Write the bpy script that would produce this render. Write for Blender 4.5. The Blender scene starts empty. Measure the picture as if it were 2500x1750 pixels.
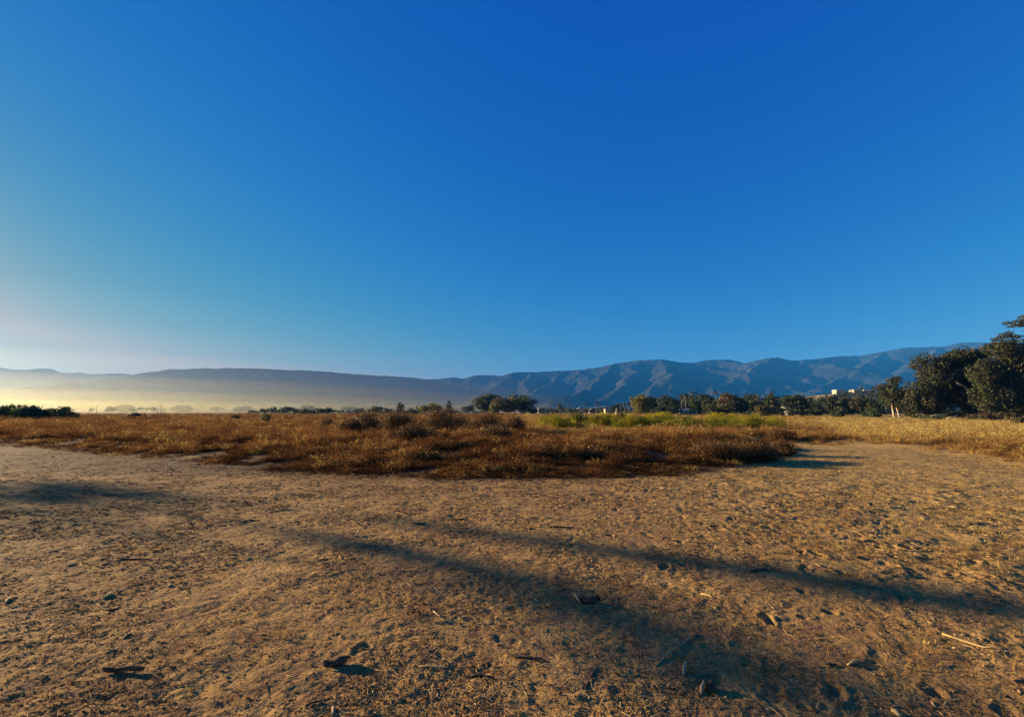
import bpy, math, random
import numpy as np
from mathutils import Vector, Matrix

S = bpy.context.scene
COL = S.collection
R = math.radians

# ------------------------------------------------------------------ camera, sky, sun, exposure
CAM_H = 1.6
FPX = 1145.0                       # focal length in photo pixels (photo is 2500 wide)
PITCH = math.atan(130.0 / FPX)
cam_d = bpy.data.cameras.new('camera')
cam_d.sensor_width = 36.0
cam_d.lens = 36.0 * FPX / 2500.0
cam_d.clip_start = 0.05
cam_d.clip_end = 60000.0
cam = bpy.data.objects.new('camera', cam_d)
COL.objects.link(cam)
cam.location = (0, 0, CAM_H)
cam.rotation_euler = (math.pi / 2 + PITCH, 0, 0)
S.camera = cam

SUN_AZ = R(66)                     # left of the view axis
SUN_EL = R(12)
SUN = Vector((-math.sin(SUN_AZ) * math.cos(SUN_EL), math.cos(SUN_AZ) * math.cos(SUN_EL), math.sin(SUN_EL)))
world = bpy.data.worlds.new('World')
S.world = world
world.use_nodes = True
wn = world.node_tree.nodes
wl = world.node_tree.links
bg = wn['Background']
sky = wn.new('ShaderNodeTexSky')
sky.sky_type = 'NISHITA'
sky.sun_disc = False
sky.sun_elevation = SUN_EL
sky.sun_rotation = -SUN_AZ
sky.altitude = 0
sky.air_density = 1.0
sky.dust_density = 0.15
sky.ozone_density = 3.0
# the deep, saturated rendering of the sky: one tone curve per channel over the whole sky
sep = wn.new('ShaderNodeSeparateColor')
cmb = wn.new('ShaderNodeCombineColor')
wl.new(sky.outputs[0], sep.inputs[0])


def curve(sock, power, gain):
    p = wn.new('ShaderNodeMath'); p.operation = 'POWER'
    wl.new(sock, p.inputs[0]); p.inputs[1].default_value = power
    g = wn.new('ShaderNodeMath'); g.operation = 'MULTIPLY'
    wl.new(p.outputs[0], g.inputs[0]); g.inputs[1].default_value = gain * 0.1 ** power / 0.168
    return g.outputs[0]


red, green, blue = curve(sep.outputs[0], 2.4, 3.9), curve(sep.outputs[1], 1.05, 1.0), curve(sep.outputs[2], 0.3, 0.74)
lim = wn.new('ShaderNodeMath'); lim.operation = 'MULTIPLY'
wl.new(green, lim.inputs[0]); lim.inputs[1].default_value = 1.04
mn = wn.new('ShaderNodeMath'); mn.operation = 'MINIMUM'
wl.new(red, mn.inputs[0]); wl.new(lim.outputs[0], mn.inputs[1])
mb_ = wn.new('ShaderNodeMath'); mb_.operation = 'MINIMUM'
wl.new(blue, mb_.inputs[0]); mb_.inputs[1].default_value = 0.56 / 0.168
wl.new(mn.outputs[0], cmb.inputs[0]); wl.new(green, cmb.inputs[1]); wl.new(mb_.outputs[0], cmb.inputs[2])
wl.new(cmb.outputs[0], bg.inputs['Color'])
bg.inputs['Strength'].default_value = 0.05

sun_d = bpy.data.lights.new('sun', 'SUN')
sun_d.energy = 5.0
sun_d.angle = R(0.53)
sun_d.color = (1.0, 0.76, 0.44)
sun = bpy.data.objects.new('sun', sun_d)
COL.objects.link(sun)
sun.rotation_euler = SUN.to_track_quat('Z', 'Y').to_euler()
sun.location = (-30, 20, 30)

vs = S.view_settings
vs.view_transform = 'Standard'
vs.look = 'None'
vs.gamma = 1.0
vs.use_curve_mapping = False
vs.exposure = 1.75
S.render.engine = 'CYCLES'
S.cycles.use_denoising = True
S.cycles.max_bounces = 6
S.cycles.transparent_max_bounces = 8
S.cycles.volume_bounces = 0

# ------------------------------------------------------------------ helpers
CP, SP = math.cos(PITCH), math.sin(PITCH)


def ray(px, py):
    """direction of a photo pixel, scaled so that y = 1"""
    u, v = (px - 1250.0) / FPX, (875.0 - py) / FPX
    y = CP - v * SP
    z = SP + v * CP
    return Vector((u / y, 1.0, z / y))


def at(px, py, Y):
    d = ray(px, py)
    return Vector((d.x * Y, Y, CAM_H + d.z * Y))


def gp(px, py, z=0.0):
    d = ray(px, py)
    Y = (z - CAM_H) / d.z
    return Vector((d.x * Y, Y, z))


def hash2(ix, iy, seed):
    h = (ix.astype(np.int64) * 374761393 + iy.astype(np.int64) * 668265263 + seed * 144665) & 0xFFFFFFFF
    h = ((h ^ (h >> 13)) * 1274126177) & 0xFFFFFFFF
    h = ((h ^ (h >> 16)) * 2246822519) & 0xFFFFFFFF
    return (h ^ (h >> 15)) & 0xFFFFFFFF


def pnoise(x, y, seed=0):
    x = np.asarray(x, float); y = np.asarray(y, float)
    ix = np.floor(x); iy = np.floor(y)
    fx = x - ix; fy = y - iy
    ix = ix.astype(np.int64); iy = iy.astype(np.int64)
    u = fx * fx * fx * (fx * (fx * 6 - 15) + 10)
    v = fy * fy * fy * (fy * (fy * 6 - 15) + 10)

    def g(dx, dy):
        a = hash2(ix + dx, iy + dy, seed) * (2 * math.pi / 4294967296.0)
        return np.cos(a) * (fx - dx) + np.sin(a) * (fy - dy)
    a = g(0, 0) * (1 - u) + g(1, 0) * u
    b = g(0, 1) * (1 - u) + g(1, 1) * u
    return (a * (1 - v) + b * v) * 1.5


def fbm(x, y, octv=4, seed=0, gain=0.5, lac=2.03):
    s = 0; a = 1.0; f = 1.0
    for i in range(octv):
        s = s + a * pnoise(x * f + 17.3 * i, y * f - 9.1 * i, seed + i * 31)
        a *= gain; f *= lac
    return s


def smooth(a, b, x):
    t = np.clip((x - a) / (b - a), 0, 1)
    return t * t * (3 - 2 * t)


def mesh_np(name, verts, faces, smooth_shade=False):
    """faces: (n,4) or (n,3) array"""
    me = bpy.data.meshes.new(name)
    verts = np.ascontiguousarray(verts, dtype=np.float32)
    faces = np.ascontiguousarray(faces, dtype=np.int32)
    n, k = faces.shape
    me.vertices.add(len(verts))
    me.vertices.foreach_set('co', verts.ravel())
    me.loops.add(n * k)
    me.loops.foreach_set('vertex_index', faces.ravel())
    me.polygons.add(n)
    me.polygons.foreach_set('loop_start', np.arange(0, n * k, k, dtype=np.int32))
    if smooth_shade:
        me.polygons.foreach_set('use_smooth', np.ones(n, dtype=bool))
    me.update(calc_edges=True)
    me.validate()
    return me


def link(name, me, mat=None, parent=None):
    o = bpy.data.objects.new(name, me)
    COL.objects.link(o)
    if mat and not me.materials:
        me.materials.append(mat)
    if parent:
        o.parent = parent
    return o


def tag(o, label=None, cat=None, group=None, kind=None):
    if label: o['label'] = label
    if cat: o['category'] = cat
    if group: o['group'] = group
    if kind: o['kind'] = kind
    return o


def empty(name, loc, rz=0.0):
    o = bpy.data.objects.new(name, None)
    COL.objects.link(o)
    o.location = loc
    o.rotation_euler = (0, 0, rz)
    o.empty_display_size = 0.3
    return o


class MB:
    def __init__(self):
        self.v = []; self.f = []

    def quad_strip_box(self, x0, x1, y0, y1, z0, z1):
        b = len(self.v)
        self.v += [(x0, y0, z0), (x1, y0, z0), (x1, y1, z0), (x0, y1, z0), (x0, y0, z1), (x1, y0, z1), (x1, y1, z1), (x0, y1, z1)]
        self.f += [(b + 3, b + 2, b + 1, b), (b + 4, b + 5, b + 6, b + 7), (b, b + 1, b + 5, b + 4), (b + 1, b + 2, b + 6, b + 5), (b + 2, b + 3, b + 7, b + 6), (b + 3, b, b + 4, b + 7)]

    def tube(self, pts, radii, sides=7, squash=1.0):
        b = len(self.v)
        n = len(pts)
        pts = [Vector(p) for p in pts]
        up = Vector((0.13, 0.31, 1)).normalized()
        for i in range(n):
            d = (pts[min(i + 1, n - 1)] - pts[max(i - 1, 0)]).normalized()
            a = d.cross(up)
            if a.length < 1e-4: a = Vector((1, 0, 0))
            a.normalize(); c = a.cross(d)
            for k in range(sides):
                t = 2 * math.pi * k / sides
                self.v.append(tuple(pts[i] + (a * math.cos(t) + c * math.sin(t) * squash) * radii[i]))
        for i in range(n - 1):
            for k in range(sides):
                k2 = (k + 1) % sides
                self.f.append((b + i * sides + k, b + i * sides + k2, b + (i + 1) * sides + k2, b + (i + 1) * sides + k))
        self.f.append(tuple(b + k for k in reversed(range(sides))))
        self.f.append(tuple(b + (n - 1) * sides + k for k in range(sides)))

    def mesh(self, name, smooth_shade=True):
        me = bpy.data.meshes.new(name)
        me.from_pydata(self.v, [], self.f)
        if smooth_shade:
            me.polygons.foreach_set('use_smooth', [True] * len(me.polygons))
        me.update()
        return me

    def build(self, name, mat, parent=None, smooth_shade=True):
        return link(name, self.mesh(name, smooth_shade), mat, parent)


# ------------------------------------------------------------------ materials
def new_mat(name):
    m = bpy.data.materials.new(name)
    m.use_nodes = True
    nt = m.node_tree
    for n in list(nt.nodes):
        nt.nodes.remove(n)
    out = nt.nodes.new('ShaderNodeOutputMaterial')
    return m, nt, out


def N(nt, t, **kw):
    n = nt.nodes.new(t)
    for k, v in kw.items():
        setattr(n, k, v)
    return n


def ramp(nt, fac, stops):
    r = N(nt, 'ShaderNodeValToRGB')
    el = r.color_ramp.elements
    while len(el) > 1:
        el.remove(el[-1])
    el[0].position = stops[0][0]; el[0].color = (*stops[0][1], 1)
    for p, c in stops[1:]:
        e = el.new(p); e.color = (*c, 1)
    nt.links.new(fac, r.inputs[0])
    return r.outputs[0]


def noise(nt, vec, scale, detail=4, rough=0.55, dist=0.0):
    n = N(nt, 'ShaderNodeTexNoise')
    n.inputs['Scale'].default_value = scale
    n.inputs['Detail'].default_value = detail
    n.inputs['Roughness'].default_value = rough
    n.inputs['Distortion'].default_value = dist
    if vec is not None:
        nt.links.new(vec, n.inputs['Vector'])
    return n.outputs['Fac']


def mixc(nt, fac, a, b, mode='MIX'):
    n = N(nt, 'ShaderNodeMix', data_type='RGBA', blend_type=mode)
    for s, v in ((n.inputs['Factor'], fac), (n.inputs['A'], a), (n.inputs['B'], b)):
        if isinstance(v, (int, float)): s.default_value = v
        elif isinstance(v, tuple): s.default_value = (*v, 1)
        else: nt.links.new(v, s)
    return n.outputs['Result']


def leaf_mat(name, c0, c1, transl=0.35, rough=0.6, patch=0.35, pcol=None):
    """two-tone leaves: each leaf gets its own shade, plus large patches"""
    m, nt, out = new_mat(name)
    g = N(nt, 'ShaderNodeNewGeometry')
    col = ramp(nt, g.outputs['Random Per Island'], [(0, c0), (1, c1)])
    if pcol:
        nz = noise(nt, g.outputs['Position'], patch, 3)
        f = ramp(nt, nz, [(0.45, (0, 0, 0)), (0.62, (1, 1, 1))])
        col = mixc(nt, f, col, pcol)
    d = N(nt, 'ShaderNodeBsdfPrincipled')
    d.inputs['Roughness'].default_value = rough
    d.inputs['Specular IOR Level'].default_value = 0.25
    nt.links.new(col, d.inputs['Base Color'])
    t = N(nt, 'ShaderNodeBsdfTranslucent')
    nt.links.new(col, t.inputs['Color'])
    mx = N(nt, 'ShaderNodeMixShader')
    mx.inputs[0].default_value = transl
    nt.links.new(d.outputs[0], mx.inputs[1]); nt.links.new(t.outputs[0], mx.inputs[2])
    nt.links.new(mx.outputs[0], out.inputs['Surface'])
    return m


def solid_mat(name, c0, c1, scale=6.0, rough=0.8, bump=0.0, bscale=40.0):
    m, nt, out = new_mat(name)
    tc = N(nt, 'ShaderNodeTexCoord')
    nz = noise(nt, tc.outputs['Object'], scale, 5)
    col = ramp(nt, nz, [(0.3, c0), (0.7, c1)])
    d = N(nt, 'ShaderNodeBsdfPrincipled')
    d.inputs['Roughness'].default_value = rough
    d.inputs['Specular IOR Level'].default_value = 0.2
    nt.links.new(col, d.inputs['Base Color'])
    if bump:
        b = N(nt, 'ShaderNodeBump')
        b.inputs['Strength'].default_value = bump
        b.inputs['Distance'].default_value = 0.02
        nt.links.new(noise(nt, tc.outputs['Object'], bscale, 4), b.inputs['Height'])
        nt.links.new(b.outputs[0], d.inputs['Normal'])
    nt.links.new(d.outputs[0], out.inputs['Surface'])
    return m


def instanced_leaf_mat(name, stops, transl=0.4, patch_scale=0.25, jitter=0.35):
    """colour from the instance attribute 'tone', shade from island and patch"""
    m, nt, out = new_mat(name)
    a = N(nt, 'ShaderNodeAttribute', attribute_type='INSTANCER', attribute_name='tone')
    g = N(nt, 'ShaderNodeNewGeometry')
    nz = noise(nt, g.outputs['Position'], 1.7, 3)
    ma = N(nt, 'ShaderNodeMath', operation='MULTIPLY_ADD')
    nt.links.new(nz, ma.inputs[0]); ma.inputs[1].default_value = 0.5; ma.inputs[2].default_value = -0.25
    ad = N(nt, 'ShaderNodeMath', operation='ADD')
    nt.links.new(a.outputs['Fac'], ad.inputs[0]); nt.links.new(ma.outputs[0], ad.inputs[1])
    col = ramp(nt, ad.outputs[0], stops)
    v = N(nt, 'ShaderNodeMapRange')
    nt.links.new(g.outputs['Random Per Island'], v.inputs[0])
    v.inputs[3].default_value = 1 - jitter; v.inputs[4].default_value = 1 + jitter
    vm = N(nt, 'ShaderNodeVectorMath', operation='SCALE')
    nt.links.new(col, vm.inputs[0]); nt.links.new(v.outputs[0], vm.inputs['Scale'])
    d = N(nt, 'ShaderNodeBsdfDiffuse')
    t = N(nt, 'ShaderNodeBsdfTranslucent')
    nt.links.new(vm.outputs[0], d.inputs[0]); nt.links.new(vm.outputs[0], t.inputs[0])
    mx = N(nt, 'ShaderNodeMixShader'); mx.inputs[0].default_value = transl
    nt.links.new(d.outputs[0], mx.inputs[1]); nt.links.new(t.outputs[0], mx.inputs[2])
    nt.links.new(mx.outputs[0], out.inputs['Surface'])
    return m


# ------------------------------------------------------------------ ground
# edge between bare dirt and grass, traced from the near side, as ground points
EDGE_PX = [(-700, 1048), (-250, 1066), (0, 1086), (150, 1098), (300, 1111), (420, 1123), (560, 1136), (700, 1148), (850, 1158), (1000, 1166),
           (1200, 1169), (1400, 1167), (1600, 1159), (1720, 1147), (1830, 1130), (1905, 1115), (1940, 1105), (1925, 1097), (1880, 1090),
           (1835, 1084), (1845, 1077), (1910, 1078), (1980, 1082), (2060, 1087), (2130, 1092), (2190, 1098), (2260, 1106), (2360, 1122), (2500, 1152), (2700, 1195), (3100, 1300)]
EDGE = np.array([gp(*p).to_2d()[:] for p in EDGE_PX])
POLY = np.vstack([EDGE, [(60, -4), (60, -60), (-90, -60), (-90, 60)]])


def edge_sd(x, y):
    """signed distance to the dirt edge, positive in the grass"""
    x = np.asarray(x, float); y = np.asarray(y, float)
    d = np.full(x.shape, 1e9)
    inside = np.zeros(x.shape, bool)
    n = len(POLY)
    for i in range(n):
        ax, ay = POLY[i]; bx, by = POLY[(i + 1) % n]
        ex, ey = bx - ax, by - ay
        t = np.clip(((x - ax) * ex + (y - ay) * ey) / (ex * ex + ey * ey), 0, 1)
        d = np.minimum(d, np.hypot(x - ax - t * ex, y - ay - t * ey))
        c = ((ay > y) != (by > y)) & (x < (bx - ax) * (y - ay) / (by - ay + 1e-12) + ax)
        inside ^= c
    return np.where(inside, -d, d)


KNOLL = at(2095, 960, 620)
rs = np.random.RandomState(7)
# footprints: dents over the bare ground, most of them on the trampled right
FEET = []
for i in range(480):
    if i < 360:
        x = rs.uniform(1.2, 11); y = rs.uniform(1.4, 13)
    else:
        x = rs.uniform(-9, 7); y = rs.uniform(1.8, 11)
    FEET.append((x, y, rs.uniform(0, math.pi), rs.uniform(0.06, 0.13), rs.uniform(0.03, 0.06), rs.uniform(0.006, 0.02) * (1.2 if i < 360 else 0.5)))


def ground_coarse(x, y):
    r = np.hypot(x, y)
    z = 0.05 * pnoise(x / 7.0, y / 7.0, 3) * smooth(2, 8, r)
    z = z + 0.35 * pnoise(x / 60.0, y / 60.0, 5) * smooth(60, 200, r)
    sd = edge_sd(x, y)
    # the field of dry growth in the middle sits on a low bank
    mid = np.exp(-((x - 1) / 17.0) ** 2) * np.exp(-((y - 22) / 11.0) ** 2)
    z = z + (0.10 * smooth(-0.2, 1.6, sd) + 0.22 * mid * smooth(0, 5, sd)) * (1 - smooth(60, 120, r))
    k = np.exp(-(((x - KNOLL.x) / 85) ** 4 + ((y - KNOLL.y) / 90) ** 4))
    z = z + (KNOLL.z - 0.5) * k
    return z, sd


def ground_z(x, y, step=None):
    x = np.asarray(x, float); y = np.asarray(y, float)
    z, sd = ground_coarse(x, y)
    if step is None:
        step = np.full(x.shape, 0.02)
    right = smooth(2.0, 6.0, x + 0.25 * y - 1.0)          # trampled, deeper relief
    wx = x + 0.18 * pnoise(x * 1.3, y * 1.3, 60)
    wy = y + 0.18 * pnoise(x * 1.3 + 40, y * 1.3, 61)
    zz = 0
    for lam, amp, sd_ in ((1.3, .012, 11), (0.55, .011, 12), (0.27, .013, 13), (0.13, .012, 14), (0.07, .0075, 15), (0.036, .0035, 16)):
        f = smooth(0.6, 0.25, step / lam)
        n = pnoise(wx / lam, wy / lam * 1.25, sd_)
        if lam < 0.5:
            n = 0.55 * n + 0.75 * (0.35 - np.abs(pnoise(wx / lam + 7, wy / lam + 3, sd_ + 50)))
        zz = zz + amp * n * f
    z = z + zz * (0.68 + 1.0 * right) * smooth(45, 25, np.hypot(x, y))
    near = (np.hypot(x, y) < 17)
    if near.any():
        xn, yn = x[near], y[near]
        dz = np.zeros(xn.shape)
        for fx, fy, a, L, W, D in FEET:
            sel = (np.abs(xn - fx) < 0.35) & (np.abs(yn - fy) < 0.35)
            if not sel.any(): continue
            ux = (xn[sel] - fx) * math.cos(a) + (yn[sel] - fy) * math.sin(a)
            uy = -(xn[sel] - fx) * math.sin(a) + (yn[sel] - fy) * math.cos(a)
            q = np.sqrt((ux / L) ** 2 + (uy / W) ** 2) + 0.45 * pnoise(xn[sel] * 14, yn[sel] * 14, 77)
            dz[sel] += -D * smooth(1.05, 0.6, q) + D * 0.45 * np.exp(-((q - 1.25) / 0.25) ** 2)
        z = z.copy(); z[near] += dz
    return z


def gz(x, y):
    return float(ground_z(np.array([x]), np.array([y]))[0])


def build_ground():
    rr = [0.0, 0.5, 1.0, 1.4, 1.7]
    r = 1.9
    while r < 13: rr.append(r); r *= 1.0042
    while r < 24: rr.append(r); r *= 1.006
    while r < 60: rr.append(r); r *= 1.013
    while r < 20000: rr.append(r); r *= 1.05
    rr = np.array(rr)
    th = list(np.arange(-58, 58.001, 0.125)) + list(np.arange(60, 301, 4.0))
    th = np.radians(np.array(th))
    RR, TH = np.meshgrid(rr, th, indexing='ij')
    x = RR * np.sin(TH); y = RR * np.cos(TH)
    dr = np.gradient(rr)
    step = np.maximum(np.repeat(dr[:, None], len(th), 1), RR * np.radians(0.125))
    z = ground_z(x.ravel(), y.ravel(), step.ravel()).reshape(x.shape)
    nr, nt_ = x.shape
    V = np.stack([x.ravel(), y.ravel(), z.ravel()], 1)
    i, j = np.meshgrid(np.arange(nr - 1), np.arange(nt_), indexing='ij')
    j2 = (j + 1) % nt_
    F = np.stack([i * nt_ + j, i * nt_ + j2, (i + 1) * nt_ + j2, (i + 1) * nt_ + j], -1).reshape(-1, 4)
    F = F[:, ::-1]
    me = mesh_np('ground', V, F, True)
    at_ = me.attributes.new('grass', 'FLOAT', 'POINT')
    sd = edge_sd(x.ravel(), y.ravel())
    xr = x.ravel()
    sd = sd + 3.5 * smooth(-4, -14, xr) - 2.2 * smooth(5, 9, xr) * (sd < 3)
    at_.data.foreach_set('value', sd.astype(np.float32))
    return me


def dirt_material():
    m, nt, out = new_mat('dry_dirt')
    g = N(nt, 'ShaderNodeNewGeometry')
    P = g.outputs['Position']
    big = noise(nt, P, 0.45, 4, 0.6)
    mid = noise(nt, P, 3.2, 5, 0.6)
    fine = noise(nt, P, 30.0, 5, 0.7)
    base = ramp(nt, big, [(0.3, (0.27, 0.155, 0.057)), (0.52, (0.375, 0.224, 0.079)), (0.72, (0.46, 0.285, 0.098))])
    base = mixc(nt, ramp(nt, mid, [(0.36, (1, 1, 1)), (0.56, (0, 0, 0))]), base, (0.23, 0.125, 0.058))
    # darker and lighter grains
    base = mixc(nt, ramp(nt, fine, [(0.33, (0.8, 0.8, 0.8)), (0.46, (0, 0, 0))]), base, (0.12, 0.066, 0.034))
    base = mixc(nt, ramp(nt, fine, [(0.60, (0, 0, 0)), (0.72, (0.7, 0.7, 0.7))]), base, (0.56, 0.34, 0.13))
    # golden dust of trodden straw towards the right, greyer to the left
    sp = N(nt, 'ShaderNodeSeparateXYZ'); nt.links.new(P, sp.inputs[0])
    fr = N(nt, 'ShaderNodeMapRange'); nt.links.new(sp.outputs[0], fr.inputs[0])
    fr.inputs[1].default_value = 2.0; fr.inputs[2].default_value = 9.0
    fr.inputs[3].default_value = 0.0; fr.inputs[4].default_value = 0.55
    base = mixc(nt, fr.outputs[0], base, mixc(nt, fine, (0.25, 0.16, 0.055), (0.56, 0.38, 0.12)))
    # litter-brown soil under the grass; its front fringe also paints in grass shadow
    a = N(nt, 'ShaderNodeAttribute', attribute_name='grass')
    ms = N(nt, 'ShaderNodeMapRange'); nt.links.new(a.outputs['Fac'], ms.inputs[0])
    ms.inputs[1].default_value = -1.0; ms.inputs[2].default_value = 0.3
    soil = ramp(nt, noise(nt, P, 9.0, 6, 0.7), [(0.3, (0.055, 0.034, 0.02)), (0.55, (0.15, 0.085, 0.04)), (0.72, (0.30, 0.18, 0.075))])
    far = ramp(nt, noise(nt, P, 0.05, 8, 0.7), [(0.35, (0.17, 0.115, 0.05)), (0.5, (0.30, 0.20, 0.085)), (0.7, (0.24, 0.20, 0.09))])
    fd = N(nt, 'ShaderNodeMapRange'); nt.links.new(a.outputs['Fac'], fd.inputs[0])
    fd.inputs[1].default_value = 25.0; fd.inputs[2].default_value = 80.0
    soil = mixc(nt, fd.outputs[0], soil, far)
    base = mixc(nt, ms.outputs[0], base, soil)
    d = N(nt, 'ShaderNodeBsdfPrincipled')
    d.inputs['Roughness'].default_value = 0.95
    d.inputs['Specular IOR Level'].default_value = 0.08
    nt.links.new(base, d.inputs['Base Color'])
    b1 = N(nt, 'ShaderNodeBump'); b1.inputs['Strength'].default_value = 0.9; b1.inputs['Distance'].default_value = 0.012
    nt.links.new(noise(nt, P, 55.0, 5, 0.65), b1.inputs['Height'])
    b2 = N(nt, 'ShaderNodeBump'); b2.inputs['Strength'].default_value = 0.9; b2.inputs['Distance'].default_value = 0.03
    nt.links.new(noise(nt, P, 13.0, 5, 0.6, 0.6), b2.inputs['Height'])
    nt.links.new(b1.outputs[0], b2.inputs['Normal'])
    nt.links.new(b2.outputs[0], d.inputs['Normal'])
    nt.links.new(d.outputs[0], out.inputs['Surface'])
    return m


ground = link('ground', build_ground(), dirt_material())
tag(ground, kind='structure')

# ------------------------------------------------------------------ mountains
SKY_R = [(900, 921, 7200), (1030, 925, 7000), (1080, 924, 6900), (1105, 920, 6900), (1130, 924, 6900), (1160, 916, 6800), (1200, 915, 6800), (1225, 917, 6700), (1255, 908, 6600),
         (1300, 908, 6600), (1380, 904, 6500), (1420, 902, 6400), (1470, 895, 6300), (1500, 887, 6200), (1560, 879, 6100), (1600, 877, 6000),
         (1620, 877, 6000), (1660, 884, 6050), (1690, 885, 6100), (1730, 878, 6100), (1775, 877, 6100), (1795, 880, 6050), (1818, 887, 6000), (1850, 878, 5800),
         (1880, 873, 5700), (1895, 872, 5700), (1935, 880, 5750), (1990, 876, 5800), (2020, 872, 5800), (2065, 868, 5800), (2100, 868, 5750), (2160, 857, 5600),
         (2200, 849, 5500), (2250, 847, 5400), (2300, 845, 5300), (2340, 837, 5200), (2380, 835, 5100), (2450, 835, 4900), (2560, 833, 4600), (2900, 830, 4000)]
SPURS_R = [
    [(1612, 877, 6000), (1640, 893, 5600), (1690, 922, 5000), (1740, 944, 4400), (1795, 958, 3900)],
    [(1560, 879, 6100), (1545, 905, 5500), (1520, 935, 4900), (1490, 960, 4300)],
    [(1640, 893, 5600), (1620, 925, 4900), (1585, 955, 4300)],
    [(1500, 887, 6200), (1470, 915, 5600), (1440, 945, 4900), (1405, 968, 4200)],
    [(1885, 873, 5700), (1845, 893, 5300), (1800, 918, 4900), (1765, 943, 4400), (1730, 962, 3900)],
    [(1895, 872, 5700), (1903, 900, 5250), (1925, 925, 4800), (1950, 948, 4300), (1985, 966, 3800)],
    [(1905, 905, 5200), (1888, 940, 4600), (1862, 962, 4100)],
    [(1845, 893, 5300), (1835, 920, 4800), (1815, 950, 4300)],
    [(2160, 857, 5600), (2100, 892, 5100), (2050, 918, 4700), (2010, 940, 4300), (1985, 958, 3900)],
    [(2100, 892, 5100), (2100, 930, 4500), (2090, 955, 4000)],
    [(2300, 845, 5300), (2235, 885, 4800), (2180, 920, 4300), (2140, 948, 3900)],
    [(2235, 885, 4800), (2240, 930, 4200), (2235, 958, 3800)],
    [(2450, 835, 4900), (2370, 880, 4400), (2300, 925, 3900), (2260, 955, 3500)],
    [(1380, 904, 6500), (1350, 930, 5900), (1310, 955, 5300), (1280, 972, 4700)],
    [(1255, 908, 6600), (1225, 933, 6000), (1180, 955, 5400), (1150, 972, 4800)],
    [(1775, 877, 6100), (1760, 895, 5800), (1740, 905, 5600)],
    [(2020, 872, 5800), (1990, 895, 5500), (1975, 915, 5200)],
    [(1420, 955, 4600), (1390, 965, 4200), (1340, 974, 3800)],
]
SKY_L = [(-900, 880, 6200), (-400, 884, 6600), (-150, 890, 6800), (0, 895, 7000), (30, 900, 7000), (60, 902, 7000), (95, 898, 7000), (125, 900, 7050), (150, 909, 7050), (185, 910, 7100),
         (195, 908, 7100), (215, 912, 7100), (290, 911, 7200), (310, 912, 7200), (330, 919, 7250), (420, 925, 7400)]
SKY_M = [(230, 940, 5600), (290, 927, 5700), (328, 917, 5700), (345, 910, 5700), (390, 905, 5700), (420, 900, 5700), (450, 901, 5750), (465, 899, 5750), (560, 898, 5800), (640, 899, 5900),
         (680, 902, 5950), (750, 903, 6000), (800, 907, 6100), (870, 913, 6200), (940, 917, 6300), (1010, 921, 6400), (1060, 930, 6500), (1120, 945, 6600)]


def tent(X, Y, lines, slope, power=1.0):
    Z = np.full(X.shape, -1e9)
    for ln in lines:
        for (a, b) in zip(ln[:-1], ln[1:]):
            ex, ey = b[0] - a[0], b[1] - a[1]
            L2 = ex * ex + ey * ey
            t = np.clip(((X - a[0]) * ex + (Y - a[1]) * ey) / L2, 0, 1)
            d = np.hypot(X - a[0] - t * ex, Y - a[1] - t * ey)
            Z = np.maximum(Z, a[2] + (b[2] - a[2]) * t - slope * d ** power)
    return Z


def mountain(name, crest, spurs, az0, az1, r0, r1, na, nr, slope, seed, auto=0, gully=1.0):
    lines = [[at(*p)[:] for p in crest]] + [[at(*p)[:] for p in s] for s in spurs]
    rnd = random.Random(seed)
    for k in range(auto):                                   # smaller side spurs
        i = rnd.randrange(len(lines[0]) - 1); t = rnd.random()
        a, b = Vector(lines[0][i]), Vector(lines[0][i + 1])
        p = a.lerp(b, t)
        q = p.copy(); ln = [p[:]]
        dx = rnd.uniform(-0.5, 0.5)
        for s in range(4):
            q = q + Vector((dx * 330, -330, 0)) + Vector((rnd.uniform(-90, 90), 0, 0))
            q.z = q.z - rnd.uniform(0.18, 0.32) * 330
            ln.append(q[:])
        lines.append(ln)
    az = np.radians(np.linspace(az0, az1, na)); rr = np.linspace(r0, r1, nr)
    A, RR = np.meshgrid(az, rr, indexing='ij')
    X = RR * np.sin(A); Y = RR * np.cos(A)
    wx = X + 55 * fbm(X / 420, Y / 420, 3, seed + 5); wy = Y + 55 * fbm(X / 420 + 9, Y / 420 + 4, 3, seed + 9)
    crestd = tent(X, Y, [[(p[0], p[1], 0) for p in lines[0]]], 1.0)        # minus distance to the crest
    k = smooth(0, 300, -crestd)
    Z = tent(X * (1 - k) + wx * k, Y * (1 - k) + wy * k, lines, slope)
    # gullies cut between the spurs, nothing on the crest itself so that the skyline keeps its line
    rg = np.abs(fbm(X / 330, Y / 330, 4, seed + 20)) - 0.28
    Z = Z - 30 * gully * k * (0.28 - rg) * smooth(-60, 200, Z)
    Z = Z + 8 * gully * k * fbm(X / 90, Y / 90, 3, seed + 40)
    Z = Z + 4 * fbm(X / 60, Y / 60, 2, seed + 44)
    foot = 10 + 14 * fbm(X / 500, Y / 500, 4, seed + 60) + 0.030 * np.clip(RR - r0, 0, 2500)
    edge = smooth(r0, r0 + 500, RR)
    Z = np.maximum(Z, foot * edge - 4 * (1 - edge))
    i, j = np.meshgrid(np.arange(na - 1), np.arange(nr - 1), indexing='ij')
    F = np.stack([i * nr + j, i * nr + j + 1, (i + 1) * nr + j + 1, (i + 1) * nr + j], -1).reshape(-1, 4)
    me = mesh_np(name, np.stack([X.ravel(), Y.ravel(), Z.ravel()], 1), F, True)
    return me


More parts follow.
